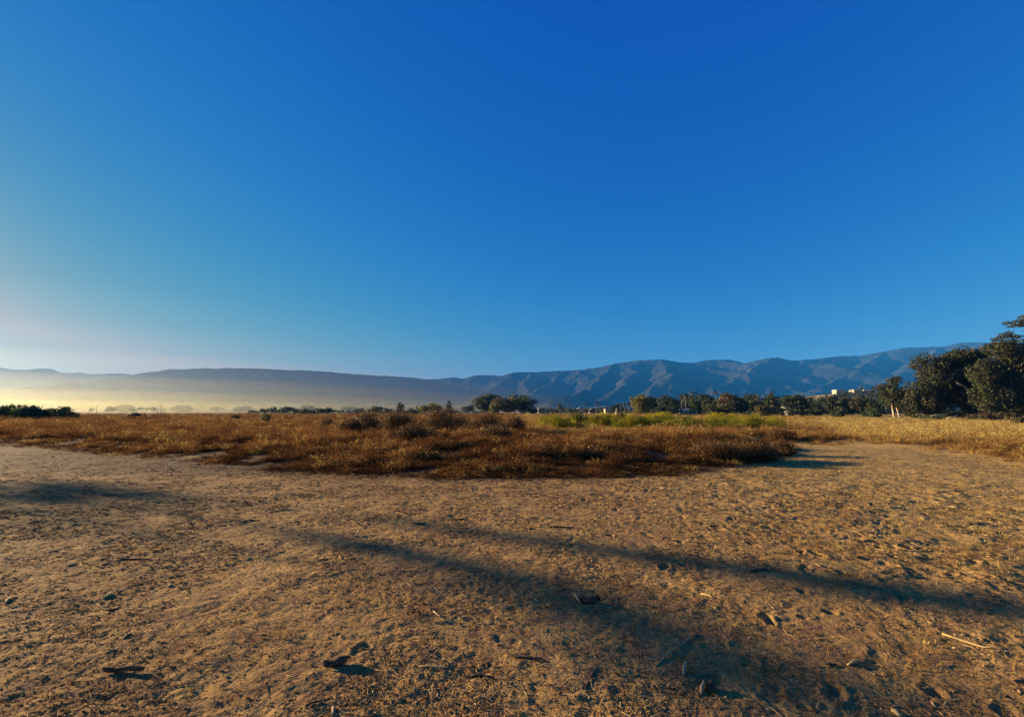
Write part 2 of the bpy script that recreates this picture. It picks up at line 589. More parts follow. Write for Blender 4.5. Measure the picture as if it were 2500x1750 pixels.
def mountain_material():
    m, nt, out = new_mat('chaparral_slope')
    g = N(nt, 'ShaderNodeNewGeometry'); P = g.outputs['Position']
    n1 = noise(nt, P, 0.004, 8, 0.62)
    n2 = noise(nt, P, 0.02, 6, 0.65)
    col = ramp(nt, n2, [(0.3, (0.015, 0.019, 0.013)), (0.5, (0.028, 0.029, 0.020)), (0.68, (0.055, 0.047, 0.036))])
    bare = ramp(nt, n1, [(0.60, (0, 0, 0)), (0.72, (0.7, 0.7, 0.7))])
    col = mixc(nt, bare, col, (0.11, 0.085, 0.065))
    v = N(nt, 'ShaderNodeTexVoronoi'); v.inputs['Scale'].default_value = 0.011
    nt.links.new(P, v.inputs['Vector'])
    sp = ramp(nt, v.outputs['Distance'], [(0.06, (1, 1, 1)), (0.13, (0, 0, 0))])
    rock = mixc(nt, ramp(nt, noise(nt, P, 0.0022, 3), [(0.5, (0, 0, 0)), (0.6, (1, 1, 1))]), (0, 0, 0), sp, 'MIX')
    col = mixc(nt, rock, col, (0.24, 0.20, 0.16))
    # dry fields on the low flanks
    spx = N(nt, 'ShaderNodeSeparateXYZ'); nt.links.new(P, spx.inputs[0])
    lo = N(nt, 'ShaderNodeMapRange'); nt.links.new(spx.outputs[2], lo.inputs[0])
    lo.inputs[1].default_value = 130; lo.inputs[2].default_value = 40
    fld = mixc(nt, lo.outputs[0], (0, 0, 0), ramp(nt, noise(nt, P, 0.006, 5, 0.6), [(0.52, (0, 0, 0)), (0.58, (1, 1, 1))]))
    col = mixc(nt, fld, col, (0.38, 0.30, 0.18))
    d = N(nt, 'ShaderNodeBsdfDiffuse')
    nt.links.new(col, d.inputs[0])
    b = N(nt, 'ShaderNodeBump'); b.inputs['Strength'].default_value = 0.5; b.inputs['Distance'].default_value = 14.0
    nt.links.new(noise(nt, P, 0.03, 6, 0.65), b.inputs['Height'])
    nt.links.new(b.outputs[0], d.inputs['Normal'])
    nt.links.new(d.outputs[0], out.inputs['Surface'])
    return m


MOUNT = mountain_material()
tag(link('mountain_range', mountain('mountain_range', SKY_R, SPURS_R, -14, 62, 3000, 8200, 520, 200, 0.52, 3, 10), MOUNT), kind='structure')
def by_range(c):
    return [(x, y, r / math.hypot(1, ray(x, y).x)) for x, y, r in c]


tag(link('mountain_ridge', mountain('mountain_ridge', by_range(SKY_M), [], -48, 4, 3800, 7200, 300, 110, 0.42, 8, 12), MOUNT), kind='structure')
tag(link('distant_mountain_ridge', mountain('distant_mountain_ridge', by_range(SKY_L), [], -66, -28, 5400, 8600, 220, 90, 0.42, 12, 8), MOUNT), kind='structure')

# ------------------------------------------------------------------ haze
HAZE_BLOCK = True
def volume_mat(name, color, density, aniso):
    m, nt, out = new_mat(name)
    v = N(nt, 'ShaderNodeVolumePrincipled')
    v.inputs['Color'].default_value = (*color, 1)
    v.inputs['Density'].default_value = density
    v.inputs['Anisotropy'].default_value = aniso
    nt.links.new(v.outputs[0], out.inputs['Volume'])
    return m

hz = MB(); hz.quad_strip_box(-11000, 11000, -3000, 10500, -8, 830)
haze = hz.build('haze', volume_mat('pale_haze', (0.04, 0.34, 1.0), 0.00008, -0.2), None, False)
tag(haze, kind='stuff')


def lens(name, c, rx, ry, rz, mat):
    V = []; F = []; nu, nv = 36, 12
    for i in range(nv + 1):
        t = math.pi * i / nv
        for j in range(nu):
            a = 2 * math.pi * j / nu
            V.append((c[0] + rx * math.sin(t) * math.cos(a), c[1] + ry * math.sin(t) * math.sin(a), c[2] + rz * math.cos(t)))
    for i in range(nv):
        for j in range(nu):
            F.append((i * nu + j, (i + 1) * nu + j, (i + 1) * nu + (j + 1) % nu, i * nu + (j + 1) % nu))
    return link(name, mesh_np(name, np.array(V), np.array(F)), mat)


# low sunlit mist at left; tall outer shells added for glow over the ridge
for rx, ry, rz, dens in ((3380, 2600, 600, 0.000005), (3360, 2570, 420, 0.000010), (3320, 2520, 290, 0.000024), (3220, 2450, 185, 0.00003), (3150, 2400, 110, 0.00004), (3100, 2350, 62, 0.00005)):
    mist = lens('mist_bank', (-2900, 2900, 0), rx, ry, rz, volume_mat('sunlit_mist', (1.0, 0.84, 0.22), dens * 1.0, 0.7))
    tag(mist, kind='stuff')
#--SECTION2--
# ------------------------------------------------------------------ dry grass (stuff)
def blades(n, h0, h1, spread, w, lean, seed, droop=0.4, segs=2, flat=0.0):
    r = np.random.RandomState(seed)
    a = r.uniform(0, 2 * np.pi, n); rad = spread * np.sqrt(r.uniform(0, 1, n))
    bx, by = rad * np.cos(a), rad * np.sin(a)
    h = r.uniform(h0, h1, n)
    la = a + r.normal(0, 1.0, n); l = np.abs(r.normal(lean, lean * 0.6, n)) * h
    wa = r.uniform(0, np.pi, n); ww = w * r.uniform(0.6, 1.4, n)
    rows = []
    for k in range(segs + 1):
        t = k / segs
        x = bx + np.cos(la) * l * t ** 1.7; y = by + np.sin(la) * l * t ** 1.7
        z = h * (t - droop * 0.5 * t * t * (l / h)) * (1 - flat)
        wk = ww * (1 - 0.8 * t ** 1.5)
        rows.append(np.stack([x - np.cos(wa) * wk / 2, y - np.sin(wa) * wk / 2, z], 1))
        rows.append(np.stack([x + np.cos(wa) * wk / 2, y + np.sin(wa) * wk / 2, z], 1))
    V = np.stack(rows, 1)                                  # n, 2(segs+1), 3
    m = 2 * (segs + 1)
    F = []
    for k in range(segs):
        F.append(np.stack([np.arange(n) * m + 2 * k, np.arange(n) * m + 2 * k + 1, np.arange(n) * m + 2 * k + 3, np.arange(n) * m + 2 * k + 2], 1))
    return V.reshape(-1, 3), np.concatenate(F)


def add_specks(V, F, n, r0, z0, z1, size, seed):
    """small leaf or seed-head quads among the stalks"""
    r = np.random.RandomState(seed)
    a = r.uniform(0, 2 * np.pi, n); rad = r0 * np.sqrt(r.uniform(0, 1, n)); z = r.uniform(z0, z1, n)
    c = np.stack([rad * np.cos(a), rad * np.sin(a), z], 1)
    u = r.normal(0, 1, (n, 3)); u /= np.linalg.norm(u, axis=1)[:, None]
    v = np.cross(u, r.normal(0, 1, (n, 3))); v /= np.linalg.norm(v, axis=1)[:, None]
    s = size * r.uniform(0.5, 1.3, n)[:, None]
    Q = np.stack([c - u * s, c - v * s * 0.5, c + u * s, c + v * s * 0.5], 1).reshape(-1, 3)
    b = len(V)
    return np.concatenate([V, Q]), np.concatenate([F, b + np.arange(n * 4).reshape(-1, 4)])


def scatter(name, pts, rotz, tilt, scl, var, tone, variants, mat, sclz=None):
    """one object whose points carry tufts"""
    coll = bpy.data.collections.new(name + '_tufts')
    for i, (V, F) in enumerate(variants):
        me = mesh_np('tuft', V, F)
        me.materials.append(mat)
        o = bpy.data.objects.new('tuft_%02d' % i, me)
        coll.objects.link(o)
    n = len(pts)
    me = bpy.data.meshes.new(name)
    me.vertices.add(n)
    me.vertices.foreach_set('co', np.ascontiguousarray(pts, dtype=np.float32).ravel())

    def att(nm, typ, arr):
        a = me.attributes.new(nm, typ, 'POINT')
        a.data.foreach_set('vector' if typ == 'FLOAT_VECTOR' else 'value', np.ascontiguousarray(arr, dtype=np.int32 if typ == 'INT' else np.float32).ravel())
    rot = np.stack([tilt[:, 0], tilt[:, 1], rotz], 1)
    sc = np.stack([scl, scl, scl if sclz is None else sclz], 1)
    att('rot', 'FLOAT_VECTOR', rot); att('scl', 'FLOAT_VECTOR', sc); att('var', 'INT', var); att('tone', 'FLOAT', tone)
    o = link(name, me)
    me.materials.append(mat)
    g = bpy.data.node_groups.new(name + '_nodes', 'GeometryNodeTree')
    g.interface.new_socket('Geometry', in_out='INPUT', socket_type='NodeSocketGeometry')
    g.interface.new_socket('Geometry', in_out='OUTPUT', socket_type='NodeSocketGeometry')
    gi = g.nodes.new('NodeGroupInput'); go = g.nodes.new('NodeGroupOutput')
    ip = g.nodes.new('GeometryNodeInstanceOnPoints')
    ci = g.nodes.new('GeometryNodeCollectionInfo')
    ci.inputs[0].default_value = coll
    ci.inputs['Separate Children'].default_value = True
    ci.inputs['Reset Children'].default_value = True
    ip.inputs['Pick Instance'].default_value = True
    L = g.links
    L.new(gi.outputs[0], ip.inputs['Points']); L.new(ci.outputs[0], ip.inputs['Instance'])
    for nm, typ, sock in (('rot', 'FLOAT_VECTOR', 'Rotation'), ('scl', 'FLOAT_VECTOR', 'Scale'), ('var', 'INT', 'Instance Index')):
        na = g.nodes.new('GeometryNodeInputNamedAttribute'); na.data_type = typ
        na.inputs['Name'].default_value = nm
        out = [s for s in na.outputs if s.enabled and s.name == 'Attribute'][0]
        L.new(out, ip.inputs[sock])
    L.new(ip.outputs[0], go.inputs[0])
    md = o.modifiers.new('tufts', 'NODES'); md.node_group = g
    return tag(o, kind='stuff')


def field_points(n, r0, r1, az0, az1, rnd, power=1.0):
    """random points over a fan of ground"""
    u = rnd.uniform(0, 1, n)
    r = np.sqrt(r0 * r0 + u * (r1 * r1 - r0 * r0)) if power == 1.0 else r0 * (r1 / r0) ** u
    a = np.radians(rnd.uniform(az0, az1, n))
    return r * np.sin(a), r * np.cos(a)


GRASS = instanced_leaf_mat('dry_grass', [(0.0, (0.052, 0.024, 0.011)), (0.2, (0.13, 0.054, 0.021)), (0.45, (0.235, 0.113, 0.039)), (0.72, (0.42, 0.26, 0.075)), (1.0, (0.58, 0.43, 0.14))], 0.35)
up_var = []
for k in range(4):
    V, F = blades(22, 0.16, 0.44, 0.15, 0.020, 0.4, 100 + k)
    up_var.append(add_specks(V, F, 22, 0.16, 0.10, 0.36, 0.028, 200 + k))
for k in range(3):                                          # lodged, bent-over straw
    up_var.append(blades(20, 0.14, 0.34, 0.16, 0.020, 1.6, 120 + k, 0.5))
for k in range(2):                                          # short stubble
    up_var.append(blades(26, 0.05, 0.15, 0.18, 0.018, 0.5, 140 + k))
for k in range(2):                                          # dead weeds with leaflets
    V, F = blades(12, 0.3, 0.62, 0.10, 0.018, 0.55, 160 + k)
    up_var.append(add_specks(V, F, 40, 0.2, 0.12, 0.55, 0.032, 180 + k))


def grass_field(name, n, r0, r1, seed, wide, keep, az=(-54, 54)):
    rnd = np.random.RandomState(seed)
    x, y = field_points(n, r0, r1, az[0], az[1], rnd, 0 if r1 / r0 > 3 else 1.0)
    sd = edge_sd(x, y)
    right = smooth(0, 3.0, x - 0.62 * y - 0.2)               # golden field right of the path
    nb = fbm(x / 3.2, y / 2.2, 3, 41)
    nc = fbm(x / 0.9, y / 0.7, 2, 43)
    dens = smooth(-0.3, 0.3, nb + 0.6 * nc + 0.16)
    inner = smooth(-0.4, 0.5, sd + 0.25 * nc)
    p = keep * inner * (0.06 + 0.94 * dens)
    p = np.where(right > 0.5, keep * smooth(-0.2, 3.0, sd) * (0.25 + 0.45 * dens), p)
    ok = rnd.uniform(0, 1, n) < p
    x, y, sd, right, nb, nc = [a[ok] for a in (x, y, sd, right, nb, nc)]
    m = len(x)
    z = ground_z(x, y) - 0.01
    r = np.hypot(x, y)
    # tall inside the field, trodden short along its edge
    tall = (0.30 + 0.70 * smooth(0.0, 4.0, sd + 0.3 * nb)) * np.clip(0.52 + 0.28 * nb + 0.25 * nc, 0.22, 0.85)
    tall = np.where(right > 0.5, tall * 0.8, tall * (1 + 0.7 * smooth(4, 7, x) * smooth(6, 2, sd)))
    var = rnd.choice(11, m, p=[.15, .15, .13, .13, .07, .07, .06, .05, .05, .07, .07])
    var = np.where(sd < 0.7, rnd.choice([4, 5, 7, 8, 0], m), var)
    gold = smooth(14, 34, y) * smooth(-6, 8, x)
    tone = 0.12 + 0.30 * nb + 0.22 * nc + 0.30 * gold + 0.26 * right + 0.10 * smooth(10, 60, r) + rnd.normal(0, 0.14, m)
    tone = tone - 0.12 * smooth(1.8, 0, sd) * (1 - right)  # front tufts darkened in colour, standing in for shade along the edge
    tone = np.where(rnd.uniform(0, 1, m) < 0.07, rnd.uniform(0.7, 1.0, m), tone)
    s = rnd.uniform(0.75, 1.35, m)
    wid = s * wide * (0.8 + 0.2 * tall)
    return scatter(name, np.stack([x, y, z], 1), rnd.uniform(0, 6.28, m), rnd.normal(0, 0.10, (m, 2)), wid, var, np.clip(tone, 0, 1), up_var, GRASS, s * tall * 1.15 * (1 + 0.2 * (wide - 1)))


grass_field('dry_grass', 84000, 9.5, 36, 1, 1.0, 0.95)
grass_field('dry_grass', 52000, 36, 110, 2, 1.9, 0.9)
grass_field('dry_grass', 30000, 110, 480, 3, 4.2, 0.9)

# short trodden straw on the bare ground, thick on the right, thin elsewhere (stuff)
rnd = np.random.RandomState(23)
n = 60000
x, y = field_points(n, 3.2, 26, -50, 54, rnd, 0)
sd = edge_sd(x, y)
nb = fbm(x / 1.6, y / 1.6, 3, 141)
rgt = smooth(0.0, 4.0, x - 0.25 * y)
p = (0.02 + 0.10 * smooth(-2.5, 0, sd) + 0.13 * rgt * smooth(3.5, 7, np.hypot(x, y))) * smooth(-0.25, 0.35, nb + 0.1)
ok = (sd < 0.6) & (rnd.uniform(0, 1, n) < p)
x, y, rgt, sd = x[ok], y[ok], rgt[ok], sd[ok]; m = len(x)
sc = rnd.uniform(0.35, 0.8, m)
tv = [blades(16, 0.05, 0.13, 0.12, 0.007, 1.4, 240 + k, 0.5) for k in range(4)] + [blades(12, 0.08, 0.2, 0.10, 0.007, 2.4, 250 + k, 0.7) for k in range(3)]
scatter('trodden_straw', np.stack([x, y, ground_z(x, y)], 1), rnd.uniform(0, 6.28, m), rnd.normal(0, .1, (m, 2)), sc * 1.2, rnd.choice(7, m), np.clip(0.5 + 0.28 * rgt + rnd.normal(0, .16, m), 0, 1), tv, GRASS, sc * (0.5 + 0.5 * rgt))

# straw, bark crumbs and twigs trodden into the bare ground (stuff)
STRAW = instanced_leaf_mat('straw_litter', [(0.0, (0.045, 0.028, 0.016)), (0.4, (0.17, 0.10, 0.045)), (0.7, (0.42, 0.27, 0.11)), (1.0, (0.66, 0.47, 0.21))], 0.1)


def crumb(kind, seed):
    r = random.Random(seed); mb = MB()
    if kind == 0:                                            # bent straw
        L = r.uniform(0.05, 0.12)
        mb.tube([(-L, 0, .004), (0, r.uniform(-.01, .01), .007), (L, r.uniform(-.02, .02), .005)], [.0022, .0026, .0015], 4)
    elif kind == 1:                                          # twig
        L = r.uniform(0.04, 0.09)
        mb.tube([(-L, 0, .006), (-.3 * L, .008, .010), (.4 * L, -.006, .009), (L, .012, .006)], [.003, .0055, .005, .002], 5)
    else:                                                    # bark crumb or clod
        L = r.uniform(0.012, 0.03)
        mb.tube([(-L, 0, .002), (-.5 * L, .003, .008), (.5 * L, -.002, .010), (L, 0, .003)], [.004, .012, .010, .003], 5, 0.6)
    f = [q if len(q) == 4 else None for q in mb.f]
    return np.array(mb.v), np.array([q for q in mb.f if len(q) == 4])


crumbs = [crumb(k, 10 * k + j) for k in (0, 1, 2) for j in (0, 1, 2)]
rnd = np.random.RandomState(31)
n = 190000
lx, ly = field_points(n, 1.9, 27, -52, 52, rnd, 0)
sdl = edge_sd(lx, ly)
okl = (sdl < 0.4) & (rnd.uniform(0, 1, n) < 0.25 + 0.75 * smooth(-0.35, 0.35, fbm(lx, ly, 2, 88)))
lx, ly = lx[okl], ly[okl]; m = len(lx)
lv = rnd.choice(9, m, p=[.18, .18, .18, .06, .06, .06, .10, .09, .09])
scatter('ground_litter', np.stack([lx, ly, ground_z(lx, ly)], 1), rnd.uniform(0, 6.28, m), rnd.normal(0, 0.12, (m, 2)), np.exp(rnd.normal(-1.08, 0.35, m)) * np.clip(np.hypot(lx, ly) / 6.0, 0.75, 1.7), lv, np.clip(rnd.normal(0.50, 0.22, m) - 0.35 * smooth(-1.2, 0.2, edge_sd(lx, ly)), 0, 1), crumbs, STRAW)

# ------------------------------------------------------------------ foliage tools
def leaves_on_blobs(blobs, dens, leaf, seed, shell=0.55, stretch=1.6):
    """leaf quads spread through the outer part of each blob (cx,cy,cz,rx,ry,rz)"""
    r = np.random.RandomState(seed)
    Vs = []
    for (cx, cy, cz, rx, ry, rz) in blobs:
        n = max(12, int(dens * (rx * ry + rx * rz + ry * rz) / (leaf * leaf)))
        d = r.normal(0, 1, (n, 3)); d /= np.linalg.norm(d, axis=1)[:, None]
        q = shell + (1.08 - shell) * r.uniform(0, 1, n) ** 0.6
        c = np.array([cx, cy, cz]) + d * q[:, None] * np.array([rx, ry, rz])
        nrm = d + r.normal(0, 0.75, (n, 3)); nrm /= np.linalg.norm(nrm, axis=1)[:, None]
        u = np.cross(nrm, r.normal(0, 1, (n, 3))); u /= np.linalg.norm(u, axis=1)[:, None]
        v = np.cross(nrm, u)
        s = (leaf * r.uniform(0.55, 1.25, n))[:, None]
        Vs.append(np.stack([c - u * s * stretch / 2, c - v * s / 2, c + u * s * stretch / 2, c + v * s / 2], 1).reshape(-1, 3))
    V = np.concatenate(Vs)
    return V, np.arange(len(V)).reshape(-1, 4)


def blob_crown(W, D, H, z0, nb, seed, top_heavy=0.2, size=0.34, ragged=0.25):
    """blobs filling a crown W wide, D deep, from z0 up to z0+H"""
    r = random.Random(seed); out = []
    for i in range(nb):
        while True:
            x, y, z = r.uniform(-1, 1), r.uniform(-1, 1), r.uniform(-1, 1)
            if 0.30 < x * x + y * y + z * z < 1: break
        taper = 1 - top_heavy * max(0, -z)
        s = size * r.uniform(0.65, 1.25)
        k = 1 - s * 0.75 + r.uniform(-ragged, ragged) * 0.4
        rx = s * W / 2; rz = s * H / 2
        out.append((x * taper * k * W / 2, y * taper * k * D / 2, z0 + H / 2 + z * k * H / 2, rx * 1.05, s * D / 2, max(rz, rx * 0.55)))
    return out


LM = {
    'dark': leaf_mat('dark_green_leaves', (0.022, 0.034, 0.014), (0.060, 0.072, 0.026), 0.25),
    'olive': leaf_mat('olive_leaves', (0.055, 0.058, 0.018), (0.14, 0.125, 0.040), 0.35, pcol=(0.10, 0.075, 0.03)),
    'gum': leaf_mat('gum_leaves', (0.045, 0.065, 0.036), (0.115, 0.135, 0.072), 0.3),
    'green': leaf_mat('green_leaves', (0.045, 0.075, 0.014), (0.11, 0.14, 0.030), 0.4),
    'yellow': leaf_mat('yellow_green_leaves', (0.085, 0.085, 0.016), (0.23, 0.19, 0.035), 0.4),
    'rust': leaf_mat('rusty_leaves', (0.06, 0.045, 0.022), (0.13, 0.09, 0.045), 0.3),
    'grey': leaf_mat('grey_green_leaves', (0.05, 0.055, 0.04), (0.11, 0.11, 0.075), 0.3),
    'oak': leaf_mat('oak_leaves', (0.022, 0.032, 0.013), (0.062, 0.068, 0.026), 0.18, patch=0.22, pcol=(0.058, 0.052, 0.024)),
    'shrub': leaf_mat('shrub_leaves', (0.030, 0.050, 0.016), (0.080, 0.11, 0.035), 0.35),
    'dead': leaf_mat('dead_brush', (0.065, 0.030, 0.010), (0.22, 0.115, 0.038), 0.3),
}
BARK = solid_mat('grey_brown_bark', (0.10, 0.075, 0.05), (0.26, 0.20, 0.14), 3.0, 0.9, 0.5, 12)
PALE_BARK = solid_mat('pale_bark', (0.30, 0.23, 0.16), (0.62, 0.52, 0.40), 2.2, 0.85, 0.4, 9)
PALM_BARK = solid_mat('palm_trunk', (0.11, 0.085, 0.06), (0.20, 0.16, 0.12), 3.0, 0.9, 0.5, 10)


def trunk_parts(root, H, r0, seed, mat, lean=(0, 0), limbs=3, spread=1.0, top=0.75):
    r = random.Random(seed)
    def pt(t): return Vector((lean[0] * t + 0.10 * math.sin(5 * t + seed) * t, lean[1] * t, -0.25 + t * H * top))
    mb = MB()
    mb.tube([pt(i / 6) for i in range(7)], [r0 * (1.35 if i == 0 else 1 - 0.10 * i) for i in range(7)], 8)
    mb.build('trunk', mat, root)
    for k in range(limbs):
        t = r.uniform(0.4, 0.8); a = 2 * math.pi * (k + r.random() * 0.6) / max(1, limbs)
        p = pt(t); L = H * r.uniform(0.22, 0.36) * spread
        d = Vector((math.cos(a), math.sin(a), r.uniform(0.5, 1.1))).normalized()
        mb = MB()
        mb.tube([p, p + d * L * 0.35 + Vector((0, 0, -0.03 * L)), p + d * L * 0.7 + Vector((0, 0, 0.05 * L)), p + d * L + Vector((0, 0, 0.12 * L))], [r0 * 0.5, r0 * 0.38, r0 * 0.25, r0 * 0.1], 6)
        mb.build('limb', mat, root)


def place(px, Y):
    x = ray(px, 1005).x * Y
    return Vector((x, Y, gz(x, Y)))


def crown_obj(V, F, mat, root, name='crown'):
    o = link(name, mesh_np(name, V, F), mat, root)
    o['kind'] = 'stuff'
    return o


def round_tree(name, label, px, top, w, Y, mat, seed, nb=16, z0f=0.12, leafk=1.0, dens=3.4, size=0.38, bark=BARK, limbs=2, group=None, ragged=0.25, cat='tree', top_heavy=0.2):
    base = place(px, Y)
    H = at(px, top, Y).z - base.z
    W = w / FPX * Y
    root = tag(empty(name, base), label, cat, group)
    leaf = max(0.10, Y * 0.0021) * 1.25 * leafk
    bl = blob_crown(W, W * 0.9, H * (1 - z0f), H * z0f, nb, seed, top_heavy, size, ragged)
    V, F = leaves_on_blobs(bl, dens, leaf, seed)
    crown_obj(V, F, mat, root)
    trunk_parts(root, H, max(0.12, H * 0.022), seed, bark, limbs=limbs, top=0.6)
    return root


def layered_tree(name, label, px, top, w, Y, mat, seed, tiers=7, z0f=0.15, flat=0.0, cat='tree', group=None, lean=0.0, leafk=1.0, conical=0.75):
    """cypress or cedar: flat pads of foliage on level branches"""
    base = place(px, Y); H = at(px, top, Y).z - base.z; W = w / FPX * Y
    root = tag(empty(name, base), label, cat, group)
    r = random.Random(seed); bl = []
    for t in range(tiers):
        f = t / max(1, tiers - 1)
        z = H * (z0f + (1 - z0f - 0.04) * f)
        wid = W / 2 * (1 - conical * f ** 1.3)
        k = 5 if f < 0.85 else 2
        for j in range(k):
            a = 2 * math.pi * j / k + r.uniform(-.5, .5) + t
            rr = wid * r.uniform(0.35, 0.78)
            pw = wid * r.uniform(0.28, 0.48)
            bl.append((rr * math.cos(a) + lean * f, rr * math.sin(a), z + r.uniform(-.04, .04) * H - 0.12 * rr * (1 - flat), pw * 1.15, pw, H / tiers * r.uniform(0.26, 0.42)))
    leaf = max(0.10, Y * 0.0021) * 1.2 * leafk
    V, F = leaves_on_blobs(bl, 3.2, leaf, seed, 0.3, 1.9)
    crown_obj(V, F, mat, root)
    trunk_parts(root, H, max(0.14, H * 0.024), seed, BARK, limbs=2, top=0.92, spread=0.7)
    return root


def palm_tree(name, label, px, top, Y, seed, frond=2.2, skirt=0.5, group=None, n=22, mat=None, r0=0.22):
    base = place(px, Y); H = at(px, top, Y).z - base.z - frond * 0.45
    root = tag(empty(name, base), label, 'palm', group)
    r = random.Random(seed)
    mb = MB()
    sw = r.uniform(-0.4, 0.4)
    mb.tube([(sw * (i / 6) ** 2, 0, -0.25 + (H + 0.25) * i / 6) for i in range(7)], [r0 * (1.3 if i == 0 else 1.0 - 0.03 * i) for i in range(7)], 8)
    mb.build('trunk', PALM_BARK, root)
    def fronds(nf, lo, hi, droop, L0, seed2):
        q = random.Random(seed2); V = []; F = []
        for i in range(nf):
            a = 2 * math.pi * i / nf + q.uniform(-.3, .3); e = q.uniform(lo, hi); L = L0 * q.uniform(.8, 1.1)
            ca, sa = math.cos(a), math.sin(a)
            prev = None
            for s in range(5):
                t = s / 4
                rad = L * t * math.cos(e) * (1 - 0.12 * t); z = L * (t * math.sin(e) - droop * t * t)
                wd = L * 0.17 * math.sin(math.pi * min(1, 0.12 + 0.9 * t)) + 0.03
                cx, cy, cz = sw + rad * ca, rad * sa, H + z
                row = [(cx - sa * wd, cy + ca * wd, cz - wd * 0.5), (cx, cy, cz), (cx + sa * wd, cy - ca * wd, cz - wd * 0.5)]
                b = len(V); V += row
                if prev is not None:
                    F += [(prev, prev + 1, b + 1, b), (prev + 1, prev + 2, b + 2, b + 1)]
                prev = b
        return np.array(V), np.array(F)
    V, F = fronds(n, -0.25, 1.25, 0.45, frond, seed)
    crown_obj(V, F, mat or LM['gum'], root)
    if skirt:
        V, F = fronds(12, -1.2, -0.5, 0.35, frond * 0.75, seed + 5)
        crown_obj(V, F, LM['rust'], root, 'dead_fronds')
    return root


# ------------------------------------------------------------------ trees and palms, left to right
FAR = 'faint trees in the haze'
for i, (px, top, w, Y, lab) in enumerate([
    (221, 991, 20, 800, 'leftmost faint domed tree in the golden haze beside dark shrubs'),
    (270, 994, 38, 820, 'faint broad tree in the haze, second from the dark shrubs'),
    (304, 987, 44, 1050, 'faintest tall tree in the haze, between two lower domes'),
    (342, 995, 46, 820, 'faint low wide tree in haze just left of the dead stalks'),
    (379, 993, 18, 820, 'faint small tree in the haze right behind the dead stalks'),
    (440, 993, 56, 1200, 'pale broad tree mass in haze right of the dead stalks'),
    (530, 991, 40, 1200, 'pale tree in haze midway between stalks and grey trees'),
    (600, 993, 60, 1150, 'pale wide tree in haze just left of the grey trees'),
    (750, 990, 44, 1000, 'pale tree fading behind the low dark bushes'),
    (850, 993, 70, 1000, 'pale wide tree mass in haze right of the dark dome tree')]):
    round_tree('hazy_tree', lab, px, top, w, Y * 2.2, LM['gum'], 300 + i, nb=6 + 3 * (i % 3), z0f=0.05 + 0.12 * (i % 2), leafk=0.75, group=FAR, limbs=1, size=0.30 + 0.08 * (i % 3), ragged=0.7)

